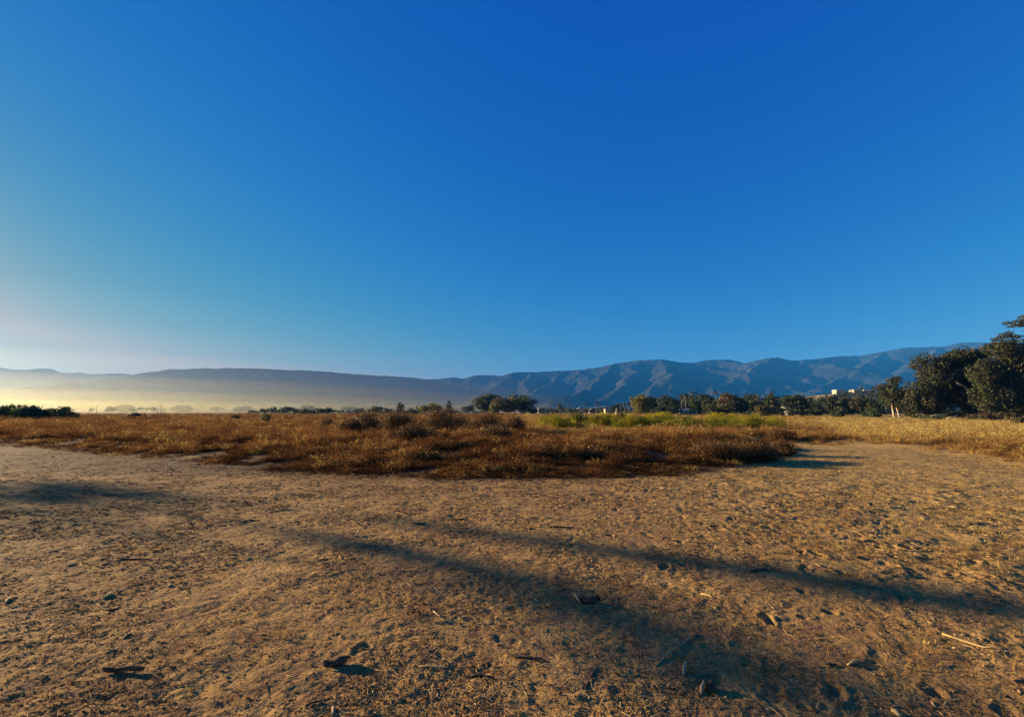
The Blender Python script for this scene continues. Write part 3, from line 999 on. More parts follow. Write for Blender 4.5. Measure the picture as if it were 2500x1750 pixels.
ROW = 'trees along the far edge of the field'
for i, (px, top, w, Y, mat, nb, lab) in enumerate([
    (646, 997, 20, 520, 'gum', 7, 'small squarish grey tree, leftmost of the hazy grey trio'),
    (668, 993, 24, 500, 'gum', 8, 'two-lobed grey tree, middle of the hazy grey trio'),
    (698, 992, 32, 480, 'gum', 9, 'pointed grey tree, rightmost of the hazy grey trio'),
    (735, 1000, 34, 340, 'dark', 8, 'low dark bush-like tree left of the dark dome tree'),
    (764, 999, 30, 330, 'dark', 8, 'low dark rounded tree touching the dark dome tree'),
    (791, 990, 31, 320, 'dark', 9, 'dark dome-shaped tree with a clean round top'),
    (814, 998, 14, 500, 'gum', 5, 'tiny grey tree right of the dark dome tree'),
    (881, 994, 28, 470, 'gum', 7, 'small grey-green tree above the brown brush'),
    (917, 991, 40, 420, 'gum', 9, 'wide low grey-green tree left of the spiky tree'),
    (948, 997, 28, 350, 'dark', 7, 'low dark tree at the foot of the spiky tree'),
    (1014, 990, 30, 300, 'dark', 9, 'dark blocky rounded tree between spiky tree and yellow-green tree'),
    (1052, 982, 46, 270, 'yellow', 12, 'bright yellow-green leafy tree above the brown brush'),
    (1143, 989, 30, 450, 'grey', 8, 'thin brownish hazy tree left of the gum grove'),
    (1194, 959, 62, 262, 'gum', 20, 'tall green gum tree at the left of the grove'),
    (1207, 979, 26, 240, 'yellow', 10, 'small olive-yellow tree in front of the gum grove'),
    (1238, 966, 56, 246, 'olive', 17, 'drooping olive-brown gum tree in the middle of grove'),
    (1256, 959, 34, 270, 'gum', 12, 'gum top rising behind the olive-brown gum tree'),
    (1281, 960, 48, 258, 'gum', 16, 'dark airy gum tree at the right of the grove'),
    (1302, 987, 20, 255, 'gum', 7, 'low gum sapling at the right foot of the grove'),
    (1321, 993, 13, 330, 'dark', 6, 'small dark tree hiding the low white house'),
    (1345, 996, 18, 340, 'dark', 6, 'small dark tree just right of the low white house'),
    (1400, 1000, 26, 380, 'dark', 7, 'low dark hedge tree left of the gabled house'),
    (1450, 997, 22, 400, 'dark', 6, 'low dark tree between the tall palms'),
    (1505, 985, 26, 330, 'dark', 9, 'dark tree just left of the shaggy palm row'),
    (1566, 960, 42, 205, 'yellow', 24, 'big rounded yellow-green tree, sunlit, right of the palms'),
    (1584, 965, 40, 212, 'dark', 16, 'dark tree pressed against the big rounded yellow-green tree'),
    (1609, 964, 20, 240, 'gum', 10, 'slim grey-green tree right of the rounded tree'),
    (1636, 970, 44, 232, 'dark', 15, 'dark wide tree left of the shaggy brown palms'),
    (1625, 990, 50, 190, 'dark', 12, 'low dark bush-like tree before the grey-green slim tree'),
    (1692, 955, 28, 235, 'grey', 13, 'pale grey-green tree behind the shaggy brown palms'),
    (1694, 969, 17, 200, 'green', 10, 'narrow bright green leafy tree right of brown palms'),
    (1722, 961, 36, 225, 'dark', 13, 'dark tree left of the big rusty-topped tree'),
    (1738, 974, 44, 178, 'oak', 15, 'lower olive tree left of the big rusty-topped tree'),
    (1783, 952, 50, 172, 'rust', 20, 'tall rounded tree with rusty brown top'),
    (1806, 962, 38, 170, 'dark', 15, 'dark crown at right shoulder of the rusty-topped tree'),
    (1786, 980, 50, 150, 'oak', 16, 'lower dark-green tree in front of rusty-topped tree'),
    (1748, 990, 40, 150, 'dark', 12, 'low dark tree at foot of the olive tree'),
    (1834, 971, 32, 180, 'dark', 12, 'dark tree left of the spreading cedar'),
    (1868, 989, 44, 135, 'olive', 13, 'low olive bush-like tree at left foot of the cedar'),
    (1902, 995, 26, 138, 'dark', 9, 'low dark tree at right foot of the cedar'),
    (1935, 996, 26, 140, 'oak', 9, 'low green tree under the flat-topped cypress'),
    (1964, 998, 26, 138, 'olive', 9, 'low olive bush-like tree at right under flat-topped cypress'),
    (1990, 980, 36, 150, 'dark', 13, 'dark tree right of the flat-topped cypress'),
    (2030, 966, 42, 160, 'oak', 17, 'dark olive tree left of the hilltop house'),
    (2070, 968, 48, 150, 'dark', 17, 'dark tree below the hilltop house'),
    (2105, 964, 44, 145, 'oak', 16, 'dark-green tree below right of the hilltop house'),
    (2135, 975, 34, 130, 'dark', 12, 'dark tree touching the twin-trunk tree'),
    (2050, 993, 40, 122, 'dark', 11, 'low dark shrubby tree below the row of dark trees'),
    (2128, 996, 40, 116, 'shrub', 11, 'low green tree beside the twin-trunk tree'),
    (2110, 942, 22, 640, 'dark', 9, 'small dark tree standing behind the hilltop house')]):
    round_tree('field_tree', lab, px, top, w * 1.38, Y, LM[mat], 400 + i, nb=nb, z0f=0.08 if nb > 14 else 0.02, group=ROW, limbs=2 if nb > 12 else 1)

layered_tree('spiky_conifer', 'spiky dark conifer left of the blocky dark tree', 976, 982, 32, 320, LM['dark'], 501, tiers=6, z0f=0.05, conical=0.5)
layered_tree('spiky_conifer', 'spiky dark conifer right of the yellow-green tree', 1096, 979, 30, 300, LM['dark'], 502, tiers=6, z0f=0.05, conical=0.7)
layered_tree('cedar', 'spreading dark cedar with level tiers of branches', 1886, 956, 56, 150, LM['dark'], 503, tiers=9, z0f=0.12, conical=0.6)
layered_tree('cypress', 'flat-topped dark cypress right of the spreading cedar', 1940, 966, 66, 155, LM['dark'], 504, tiers=6, z0f=0.35, conical=0.15, flat=1)
layered_tree('cypress', 'small flat dark cypress farther back, right of the flat-topped one', 1975, 970, 36, 185, LM['dark'], 505, tiers=5, z0f=0.4, conical=0.2, flat=1)

PALMS = 'palms along the far edge'
for i, (px, top, Y, fr, sk, lab) in enumerate([
    (1366, 985, 330, 3.2, 1, 'short bushy palm right of the low white house'),
    (1390, 990, 390, 1.8, 0, 'small palm left of the gabled house'),
    (1426, 983, 390, 1.9, 0, 'slender palm, left one of the close pair'),
    (1435, 983, 400, 1.9, 0, 'slender palm, right one of the close pair'),
    (1456, 979, 390, 2.0, 1, 'tallest slender palm at the middle of the palm group'),
    (1465, 983, 380, 2.6, 0, 'wide-headed palm just right of tallest slender palm'),
    (1483, 988, 390, 1.9, 0, 'small palm above the house with an orange roof'),
    (1516, 984, 300, 2.0, 1, 'leftmost shaggy palm of the row beside the rounded tree'),
    (1526, 982, 295, 2.0, 1, 'second shaggy palm of the row beside the rounded tree'),
    (1535, 981, 290, 2.2, 1, 'third shaggy palm of the row beside the rounded tree'),
    (1546, 978, 270, 2.2, 1, 'shaggy palm with pale trunk half behind the rounded tree'),
    (1665, 961, 215, 2.0, 1, 'left one of the two shaggy brown palms'),
    (1675, 959, 212, 2.2, 1, 'right one of the two shaggy brown palms'),
    (1750, 954, 240, 2.0, 0, 'palm head peeping over the trees left of rusty top'),
    (1851, 963, 200, 2.4, 1, 'brown shaggy palm just left of the spreading cedar')]):
    palm_tree('palm_tree', lab, px, top, Y, 600 + i, fr, sk, PALMS, r0=0.2)

# ---- large trees at the right
def big_right_trees():
    # twin-trunk tree
    Y = 106; px = 2186
    base = place(px, Y); H = at(px, 917, Y).z - base.z; W = 84 / FPX * Y
    root = tag(empty('twin_trunk_tree', base), 'dark tree on two bare trunks left of the biggest tree', 'tree')
    bl = blob_crown(W, W, H * 0.76, H * 0.20, 30, 71, 0.1, 0.30)
    bl += blob_crown(W * 0.5, W * 0.5, H * 0.3, H * 0.70, 8, 72, 0.0, 0.45)
    V, F = leaves_on_blobs(bl, 2.6, 0.27, 73)
    crown_obj(V, F, LM['oak'], root)
    for dx, ln in ((-0.35, -0.5), (0.95, -1.2)):
        mb = MB()
        mb.tube([(dx + ln * t, 0, -0.2 + t * H * 0.6) for t in (0, .2, .4, .6, .8, 1)], [.24, .2, .18, .16, .13, .1], 8)
        mb.build('trunk', PALE_BARK, root)
    mb = MB(); mb.tube([(-0.45, 0, 1.5), (0.3, 0.02, 1.45), (0.85, 0, 1.6)], [.09, .08, .07], 6)
    mb.build('limb', PALE_BARK, root)
    # biggest tree with a leaning pale trunk
    Y = 100; px = 2350
    base = place(px, Y); sc = Y / FPX
    H = at(px, 850, Y).z - base.z
    root = tag(empty('leaning_tree', base), 'biggest spreading tree with a pale trunk leaning left', 'tree')
    bl = []
    r = random.Random(5)
    def lobe(cx, cy, rx, rz, n, ry=None, size=.34):
        """lobe given in photo pixels relative to the trunk foot"""
        x = (cx - px) * sc; z = at(cx, cy, Y).z - base.z
        for b in blob_crown(2 * rx * sc, 2 * (ry or rx) * sc, 2 * rz * sc, z - rz * sc, n, r.randrange(9999), 0.1, size):
            bl.append((b[0] + x, b[1], *b[2:]))
    lobe(2355, 905, 62, 56, 30); lobe(2300, 925, 58, 50, 26); lobe(2255, 970, 42, 44, 20); lobe(2395, 925, 50, 60, 24)
    lobe(2275, 895, 40, 34, 14); lobe(2345, 872, 52, 26, 14); lobe(2240, 1005, 28, 18, 8); lobe(2385, 975, 60, 42, 26); lobe(2430, 960, 44, 60, 20); lobe(2285, 988, 46, 30, 18, 40); lobe(2400, 890, 46, 44, 18); lobe(2310, 965, 50, 40, 18, 60); lobe(2225, 985, 30, 34, 12)
    V, F = leaves_on_blobs(bl, 2.6, 0.27, 74)
    crown_obj(V, F, LM['oak'], root)
    def P(x, y, dy=0.0): q = at(x, y, Y); return (q.x - base.x, dy * 0.8, q.z - base.z)
    mb = MB(); mb.tube([P(2352, 1026, -5.6), P(2343, 1008, -5.7), P(2330, 985, -5.8), P(2318, 962, -5.9), P(2304, 945, -5.6), P(2288, 932, -5)], [.36, .28, .22, .19, .13, .05], 9)
    mb.build('trunk', PALE_BARK, root)
    for pts, rad in (([P(2318, 962, -5.9), P(2326, 948, -6.1), P(2322, 938, -6.2)], [.2, .16, .08]), ([P(2343, 1008, -5.7), P(2336, 1000, -6.2), P(2333, 985, -6.6), P(2335, 970, -6.5)], [.22, .17, .14, .08]),
                     ([P(2304, 945, -5.6), P(2294, 944, -5.9), P(2284, 938, -6)], [.12, .09, .05]), ([P(2360, 1000, -4), P(2356, 975, -5.0), P(2352, 955, -5.6)], [.2, .16, .08])):
        mb = MB(); mb.tube(pts, rad, 7); mb.build('limb', PALE_BARK, root)
    # dark tree at the frame's right edge
    Y = 92; px = 2480
    base = place(px, Y); sc = Y / FPX
    root = tag(empty('dark_tree', base), 'dense dark tree at the right edge of the picture', 'tree')
    bl = []
    lobe(2475, 905, 62, 62, 30); lobe(2440, 950, 46, 60, 22); lobe(2500, 960, 60, 56, 24); lobe(2440, 905, 44, 40, 16); lobe(2420, 985, 46, 32, 18); lobe(2540, 920, 60, 70, 22); lobe(2460, 990, 60, 30, 20); lobe(2480, 860, 50, 40, 18); lobe(2410, 930, 40, 60, 16)
    V, F = leaves_on_blobs(bl, 2.4, 0.28, 75)
    crown_obj(V, F, LM['oak'], root)
    trunk_parts(root, 13, 0.4, 9, BARK, limbs=3)
    # tall layered pine behind it
    Y = 112; px = 2545
    base = place(px, Y); sc = Y / FPX
    root = tag(empty('layered_pine', base), 'tall pine with flat layered tops at the right edge', 'tree')
    bl = []
    for (x, y, rx, rz) in ((2500, 790, 36, 5), (2545, 780, 46, 7), (2520, 812, 44, 7), (2570, 806, 46, 8), (2490, 826, 34, 5), (2525, 838, 52, 9), (2470, 846, 44, 8), (2440, 862, 34, 7), (2500, 862, 62, 11), (2460, 880, 50, 10), (2545, 870, 60, 12), (2520, 890, 70, 12)):
        for k in range(5):
            X = (x - px + r.uniform(-.7, .7) * rx) * sc; z = at(x, y, Y).z - base.z + r.uniform(-.5, .5) * rz * sc
            bl.append((X, r.uniform(-2.2, 2.2), z + r.uniform(-.5, .5), rx * sc * r.uniform(.22, .42), r.uniform(.8, 1.6), rz * sc * r.uniform(.6, 1.2)))
    V, F = leaves_on_blobs(bl, 2.0, 0.24, 76, 0.2, 1.9)
    crown_obj(V, F, LM['oak'], root)
    trunk_parts(root, at(px, 780, Y).z - base.z, 0.45, 19, BARK, limbs=4, top=0.97)


big_right_trees()

# fallen pale branches below the big tree
def log(name, label, pts, rad, mat, cat='log', group=None):
    P = [at(x, y, Y) for x, y, Y in pts]
    b = P[0].copy()
    root = MB(); root.tube([p - b for p in P], rad, 7)
    o = root.build(name, mat); o.location = b
    return tag(o, label, cat, group)


log('fallen_branch', 'long pale fallen branch left under the leaning tree', [(2272, 1016, 93), (2285, 1012, 93), (2300, 1011, 93), (2314, 1013, 93)], [.06, .11, .12, .05], PALE_BARK, 'branch')
log('fallen_branch', 'short pale fallen log at the foot of the leaning tree', [(2312, 1021, 94), (2322, 1018, 94), (2332, 1017, 94), (2338, 1014, 94)], [.12, .15, .16, .09], PALE_BARK, 'log')

# low shrubs under the big trees
def shrub(name, label, px, top, w, Y, mat, seed, nb=12, leafk=1.0, group=None, spiky=0, cat='shrub', sink=0.0):
    base = place(px, Y)
    H = at(px, top, Y).z - base.z; W = w / FPX * Y
    root = tag(empty(name, base), label, cat, group)
    leaf = max(0.035, Y * 0.0021) * 1.15 * leafk
    bl = blob_crown(W, W * 0.8, H * 1.05, -0.06 * H, nb, seed, -0.15, 0.42, 0.35)
    V, F = leaves_on_blobs(bl, 2.6, leaf, seed, 0.4, 1.8)
    if spiky:
        r = np.random.RandomState(seed)
        Vb, Fb = blades(spiky, H * 0.75, H * 1.12, W * 0.42, leaf * 0.7, 0.25, seed + 1)
        F = np.concatenate([F, Fb + len(V)]); V = np.concatenate([V, Vb])
    crown_obj(V, F, mat, root, 'foliage')
    mb = MB(); mb.tube([(0, 0, -0.1), (0.02, 0, H * 0.3), (0.06, 0.03, H * 0.6)], [H * .05, H * .035, H * .015], 6)
    mb.build('stem', BARK, root)
    return root


for i, (px, top, w, Y, mat, lab) in enumerate([
    (20, 988, 70, 104, 'shrub', 'dark green shrub at the left edge of the picture'),
    (62, 985, 66, 102, 'shrub', 'tallest dark green shrub in the clump at left'),
    (105, 993, 60, 103, 'shrub', 'middle dark green shrub with a smooth rounded top'),
    (150, 992, 50, 101, 'shrub', 'feathery dark shrub, right of the smooth rounded one'),
    (178, 1004, 30, 99, 'dark', 'small dark shrub ending the clump on its right')]):
    shrub('green_shrub', lab, px, top, w, Y, LM[mat], 700 + i, nb=16, group='dark green shrubs at the left', spiky=40)
for i, (px, top, w, Y, mat, lab) in enumerate([
    (1770, 1017, 42, 40, 'green', 'small green shrub above the straw, left of two others'),
    (1828, 1012, 30, 55, 'green', 'small green shrub behind, middle of the three by the trees'),
    (1868, 1014, 42, 37, 'green', 'dark green leafy shrub, right one before the golden field'),
    (1800, 1035, 34, 30, 'dead', 'dark woody shrub in the straw below the green shrubs'),
    (2270, 1018, 60, 88, 'shrub', 'low green shrub under the left of the biggest tree'),
    (2245, 1016, 40, 92, 'dark', 'low dark shrub between twin-trunk tree and biggest tree'),
    (2390, 1009, 70, 84, 'rust', 'brown brush under the right of the biggest tree'),
    (2450, 1008, 70, 82, 'rust', 'brown brush below the dense dark tree'),
    (2490, 1015, 40, 60, 'olive', 'olive shrub at the right edge before the dark tree'),
    (2335, 1000, 90, 112, 'dark', 'dark brush behind the foot of the leaning pale trunk'),
    (2395, 998, 80, 110, 'dark', 'dark brush deep under the biggest tree at right'),
    (2235, 1062, 26, 31, 'shrub', 'tiny dark green tuft alone in the golden field'),
    (230, 1006, 0, 0, '', ''),
    (1130, 1080, 60, 17, 'shrub', 'sparse dark green plant among brown grass at centre'),
    (1368, 1050, 46, 24, 'shrub', 'sparse dark plant in the straw below the yellow weeds'),
    (335, 1011, 50, 120, 'rust', 'grey-brown shrub at the field edge left of the stalks'),
    (575, 1010, 24, 95, 'dark', 'small dark shrub far out in the brown field'),
    (650, 1004, 22, 60, 'olive', 'small olive plant standing up from the brown field')]):
    if w:
        shrub('low_shrub', lab, px, top, w, Y, LM[mat], 720 + i, nb=9 if w < 50 else 12, group='low shrubs', spiky=30)

# dead brush: woody bushes of bare twigs with a few curled leaves
def dead_bush(label, px, top, w, Y, seed, n=150, tonemat='dead'):
    base = place(px, Y)
    H = at(px, top, Y).z - base.z; W = w / FPX * Y
    root = tag(empty('dead_bush', base), label, 'bush', 'dead brown bushes in the field')
    r = random.Random(seed); mb = MB()
    for i in range(n):
        a = r.uniform(0, 6.283); e = r.uniform(0.25, 1.45); L = math.hypot(W / 2 * math.cos(e), H * math.sin(e)) * r.uniform(.7, 1.08)
        d = Vector((math.cos(a) * math.cos(e), math.sin(a) * math.cos(e), math.sin(e)))
        p0 = Vector((r.uniform(-.12, .12) * W, r.uniform(-.12, .12) * W, -0.03))
        side = Vector((r.uniform(-1, 1), r.uniform(-1, 1), r.uniform(-.3, .3))) * L * 0.12
        pts = [p0, p0 + d * L * .4 + side * .6, p0 + d * L * .75 + side, p0 + d * L + side * 0.6 + Vector((0, 0, -0.06 * L))]
        mb.tube(pts, [.014, .011, .008, .004], 3)
        for k in range(3):
            t = r.uniform(.4, .9); q = p0 + d * L * t + side * t
            dd = (d + Vector((r.uniform(-1, 1), r.uniform(-1, 1), r.uniform(-.2, .8))) * 0.8).normalized() * L * r.uniform(.15, .32)
            mb.tube([q, q + dd * .5, q + dd], [.006, .005, .003], 3)
    o = mb.build('branches', LM['dead'], root, False); o['kind'] = 'stuff'
    bl = blob_crown(W, W * .8, H, 0, 10, seed, -0.1, .5, .3)
    V, F = leaves_on_blobs(bl, 0.9, max(.022, Y * 0.0016), seed + 3, 0.2, 2.0)
    crown_obj(V, F, LM[tonemat], root, 'dry_leaves')


for i, (px, top, w, Y, lab) in enumerate([
    (905, 1002, 110, 30, 'wide brown twiggy bush left of centre on the skyline'),
    (985, 1008, 130, 27, 'pale-twigged brown bush in the middle of the brush'),
    (1075, 997, 90, 29, 'tallest brown bush below the right spiky conifer'),
    (1190, 1010, 110, 26, 'dark red-brown bush below the gum grove'),
    (1255, 1012, 60, 27, 'dark open twiggy bush ending the brush on its right'),
    (1010, 1040, 120, 20, 'low brown bush in front of the pale-twigged bush'),
    (1215, 1048, 120, 20, 'low dark red-brown bush before the darkest brush'),
    (860, 1022, 70, 28, 'small brown bush at the left end of the brush'),
    (1900, 1050, 70, 26, 'brown grassy bush on the bank beside the path'),
    (800, 1018, 40, 45, 'tiny brown bush farther left in the open field'),
    (1120, 1018, 90, 34, 'brown bush behind the darkest red-brown bush'),
    (700, 1058, 60, 22, 'low brown clump in the grass left of centre'),
    (1745, 1084, 130, 15.2, 'long low brown clump at the front right of the brush'),
    (1835, 1074, 120, 15.8, 'brown clump at the tip of the brush shading the path'),
    (1905, 1078, 80, 17.5, 'last small brown clump where the path bends behind')]):
    dead_bush(lab, px, top - 4, w * 1.1, Y, 800 + i, n=int(90 + w * 0.9))

# tall dead stalks on the left skyline
for i, (px, top, Y, lab) in enumerate([(386, 990, 70, 'left stalk of the four dead stalks on the skyline'), (392, 984, 70, 'tallest of the four dead stalks on the skyline'),
                                       (396, 995, 71, 'shortest of the four dead stalks on the skyline'), (402, 991, 70, 'rightmost of the four dead stalks on the skyline'),
                                       (235, 986, 80, 'thin lone stalk on the skyline left of the four'), (165, 988, 80, 'thin stalk standing before the dark green shrubs')]):
    b = place(px, Y); H = at(px, top, Y).z - b.z
    root = tag(empty('dead_stalk', b), lab, 'stalk', 'tall dead stalks')
    mb = MB(); mb.tube([(0, 0, -.1), (.02, 0, H * .5), (.03 * (-1) ** i, 0, H)], [.035, .028, .012] if i < 4 else [.02, .016, .01], 5)
    mb.build('stem', LM['rust'], root)
    bl = [(r_ * .05, 0, H * (.55 + .1 * q), .07, .07, .09) for q, r_ in enumerate((1, -1, .5, -.5))]
    V, F = leaves_on_blobs(bl, .5, .06, 900 + i)
    crown_obj(V, F, LM['rust'], root, 'seed_head')

# yellow flowering weeds (stuff) behind the straw, and a few bushes of it that stand out
YEL = instanced_leaf_mat('yellow_weed', [(0.0, (0.05, 0.065, 0.018)), (0.35, (0.12, 0.13, 0.022)), (0.6, (0.21, 0.18, 0.018)), (0.85, (0.40, 0.33, 0.025)), (1.0, (0.50, 0.42, 0.04))], 0.45)
wv = []
for k in range(4):
    V, F = blades(16, 0.45, 0.9, 0.16, 0.014, 0.3, 300 + k)
    V, F = add_specks(V, F, 160, 0.24, 0.2, 0.85, 0.035, 320 + k)
    wv.append(add_specks(V, F, 90, 0.26, 0.6, 0.95, 0.028, 340 + k))
rnd = np.random.RandomState(55)
n = 9000
wx = rnd.uniform(0, 1, n); wd = rnd.uniform(33, 52, n)
wpx = 1310 + 620 * wx
X = (wpx - 1250) / FPX * wd
dn = fbm(X / 4, wd / 5, 3, 91)
ok = rnd.uniform(0, 1, n) < np.clip(0.22 + 0.8 * dn, 0.05, 1) * smooth(0, .07, wx) * smooth(1.0, .72, wx)
X, wd, dn, wx = X[ok], wd[ok], dn[ok], wx[ok]; m = len(X)
scatter('yellow_weeds', np.stack([X, wd, ground_z(X, wd)], 1), rnd.uniform(0, 6.28, m), rnd.normal(0, .08, (m, 2)), rnd.uniform(.8, 1.4, m), rnd.choice(4, m), np.clip(0.38 + .5 * dn + rnd.normal(0, .24, m), 0, 1), wv, YEL, rnd.uniform(0.55, 1.1, m) * (0.9 + .7 * dn))
for i, (px, top, w, Y, lab) in enumerate([
    (1345, 1006, 40, 40, 'leftmost bright yellow weed bush of the flowering band'), (1410, 1003, 50, 42, 'yellow-green weed bush below the gabled house'),
    (1460, 1004, 44, 41, 'yellow-green weed bush below the tallest slender palm'), (1520, 1003, 40, 40, 'yellow weed bush below the shaggy palm row'),
    (1660, 1012, 36, 38, 'brightest yellow weed bush below the shaggy brown palms'), (1600, 1012, 40, 41, 'yellow weed bush right of the rounded tree foot'),
    (1700, 1018, 36, 39, 'faded yellow weed bush ending the flowering band')]):
    shrub('yellow_weed_bush', lab, px, top, w, Y, LM['yellow'], 930 + i, nb=8, group='yellow weed bushes', spiky=60, leafk=0.9)

# ------------------------------------------------------------------ woodland (stuff): the mass of crowns behind the row of trees
rw = random.Random(77); bl = []
for i in range(300):
    px = rw.uniform(1585, 2180); Y = rw.uniform(215, 420)
    if px > 2010: Y = rw.uniform(230, 560)
    p = place(px, Y); top = at(px, rw.uniform(961, 983), Y).z
    h = min(max(4.0, top - p.z), 11.0); w = h * rw.uniform(.5, .85)
    for q in range(4):
        bl.append((p.x + rw.uniform(-.4, .4) * w, p.y + rw.uniform(-.4, .4) * w, p.z + h * rw.uniform(.3, .75), w * .42, w * .42, h * .30))
for i in range(340):                                        # trees on the slope of the knoll
    px = rw.uniform(1930, 2270); Y = rw.uniform(470, 600)
    p = place(px, Y); h = rw.uniform(4, 6.5); w = h * rw.uniform(.6, 1.0)
    if at(px, 960, Y).z < p.z + h * .8: h *= .5
    for q in range(3):
        bl.append((p.x + rw.uniform(-.4, .4) * w, p.y + rw.uniform(-.4, .4) * w, p.z + h * rw.uniform(.3, .7), w * .5, w * .5, h * .34))
for px0, px1, t0, t1, Y0, Y1, cnt in ((1300, 1600, 993, 1001, 430, 620, 130), (610, 1180, 999, 1004, 420, 700, 170)):
    for i in range(cnt):                                    # low scrub and hedges along the far side of the field
        px = rw.uniform(px0, px1); Y = rw.uniform(Y0, Y1)
        p = place(px, Y); h = max(1.5, at(px, rw.uniform(t0, t1), Y).z - p.z); w = h * rw.uniform(.9, 1.6)
        for q in range(2):
            bl.append((p.x + rw.uniform(-.5, .5) * w, p.y + rw.uniform(-.5, .5) * w, p.z + h * rw.uniform(.25, .6), w * .5, w * .5, h * .4))
V, F = leaves_on_blobs(bl, 2.0, 0.8, 78)
tag(crown_obj(V, F, LM['dark'], None, 'woodland'), kind='stuff')

# ------------------------------------------------------------------ houses
WHITE = solid_mat('white_stucco', (0.28, 0.26, 0.23), (0.40, 0.37, 0.33), 0.6, 0.85)
CREAM = solid_mat('cream_stucco', (0.48, 0.38, 0.25), (0.60, 0.50, 0.34), 0.6, 0.85)
TILE = solid_mat('clay_roof', (0.26, 0.13, 0.08), (0.40, 0.21, 0.13), 1.5, 0.9)
GREYROOF = solid_mat('grey_roof', (0.16, 0.15, 0.14), (0.30, 0.28, 0.26), 1.2, 0.9)
PALEROOF = solid_mat('pale_roof', (0.26, 0.24, 0.22), (0.38, 0.35, 0.31), 1.2, 0.9)
GLASS = solid_mat('dark_window', (0.02, 0.025, 0.03), (0.05, 0.055, 0.06), 2, 0.2)


def house(label, px0, px1, top, Y, wall, roof, style='gable', nwin=3, depth=7.0, sink=0.0, base_z=None, roof_h=0.34):
    pc = (px0 + px1) / 2
    b = place(pc, Y)
    if base_z is not None: b.z = base_z
    W = (px1 - px0) / FPX * Y; H = at(pc, top, Y).z - b.z
    root = tag(empty('house', b), label, 'house', 'houses among the trees')
    hw = H * (1 - roof_h) if style != 'flat' else H - 0.35
    mb = MB(); mb.quad_strip_box(-W / 2, W / 2, 0, depth, -0.4, hw)
    mb.build('wall', wall, root, False)
    mb = MB(); o = 0.35
    if style == 'flat':
        mb.quad_strip_box(-W / 2 - o, W / 2 + o, -o, depth + o, hw + .003, H)
    elif style == 'gable':       # gable end to the viewer
        v = [(-W / 2 - o, -o, hw + .003), (W / 2 + o, -o, hw + .003), (0, -o, H), (-W / 2 - o, depth + o, hw + .003), (W / 2 + o, depth + o, hw + .003), (0, depth + o, H)]
        mb.v = v; mb.f = [(0, 1, 2), (5, 4, 3), (0, 2, 5, 3), (2, 1, 4, 5), (1, 0, 3, 4)]
    else:                         # hip
        v = [(-W / 2 - o, -o, hw + .003), (W / 2 + o, -o, hw + .003), (W / 2 + o, depth + o, hw + .003), (-W / 2 - o, depth + o, hw + .003), (-W * .28, depth / 2, H), (W * .28, depth / 2, H)]
        mb.v = v; mb.f = [(0, 1, 5, 4), (1, 2, 5), (2, 3, 4, 5), (3, 0, 4), (3, 2, 1, 0)]
    mb.build('roof', roof, root, False)
    for k in range(nwin):
        x = (k + 0.5) / nwin * W - W / 2; ww = min(1.3, W / nwin * 0.28)
        mb = MB(); mb.quad_strip_box(x - ww, x + ww, -.06, -.003, hw * .38, hw * .80)
        mb.build('window', GLASS, root, False)
    return root


house('low white flat-roofed house right of the gum grove', 1314, 1350, 996, 350, WHITE, PALEROOF, 'flat', 4)
house('small gabled white house between the palms', 1408, 1426, 994, 400, WHITE, GREYROOF, 'gable', 2)
house('little pale house with orange roof beside a small palm', 1478, 1490, 994, 380, CREAM, TILE, 'hip', 2)
house('tiny white house below the tallest slender palm', 1440, 1449, 998, 410, WHITE, PALEROOF, 'gable', 1)
house('long low house under the shaggy brown palms', 1660, 1701, 997, 208, CREAM, PALEROOF, 'hip', 4, roof_h=.3)
house('white house half hidden left of the shaggy palm row', 1507, 1516, 996, 340, WHITE, GREYROOF, 'hip', 2)
house('white house with pale roof glimpsed through the cypress', 1928, 1952, 985, 200, WHITE, PALEROOF, 'hip', 3)
house('pale house glimpsed above the dark trees', 2008, 2036, 970, 560, WHITE, PALEROOF, 'hip', 3)
kb = at(2110, 960, 600)
house('cream hilltop house with several wings above the dark trees', 2089, 2110, 949, 600, CREAM, GREYROOF, 'hip', 3, 9)
house('cream wing of the hilltop house nearest the big trees', 2114, 2136, 950, 604, CREAM, PALEROOF, 'hip', 4, 9)
house('long low pale building on the hill left of cream house', 2046, 2072, 951, 640, CREAM, GREYROOF, 'flat', 5, 9)

# ------------------------------------------------------------------ bark, sticks and clods on the bare ground
DARKBARK = solid_mat('dark_bark', (0.035, 0.024, 0.016), (0.12, 0.08, 0.05), 14, 0.9, 0.5, 60)
STICK = solid_mat('weathered_stick', (0.22, 0.15, 0.09), (0.42, 0.31, 0.19), 12, 0.85, 0.4, 60)
YSTICK = solid_mat('straw_yellow_stick', (0.38, 0.25, 0.09), (0.58, 0.42, 0.18), 12, 0.85, 0.3, 60)


def gpt(px, py):
    p = gp(px, py)
    for _ in range(4):
        p = gp(px, py, gz(p.x, p.y))
    return p


def stick(label, pts, r0, mat, lift=0.0, name='stick', squash=0.8, cat='stick', lifts=None):
    """pts in photo pixels, laid along the ground"""
    P = [gpt(*p) for p in pts]
    Q = []
    for a, b in zip(P[:-1], P[1:]):
        for t in (0, .5): Q.append(a.lerp(b, t))
    Q.append(P[-1])
    n = len(Q)
    for i, q in enumerate(Q):
        q.z = gz(q.x, q.y) + r0 * 0.6 + (lifts[min(i // 2, len(lifts) - 1)] if lifts else 0) + 0.002 * ((i * 7) % 3)
    b = Q[0].copy()
    mb = MB()
    mb.tube([q - b for q in Q], [r0 * (0.55 + 0.5 * math.sin(math.pi * min(1, .15 + .8 * i / (n - 1)))) for i in range(n)], 7, squash)
    o = mb.build(name, mat); o.location = b
    return tag(o, label, cat)


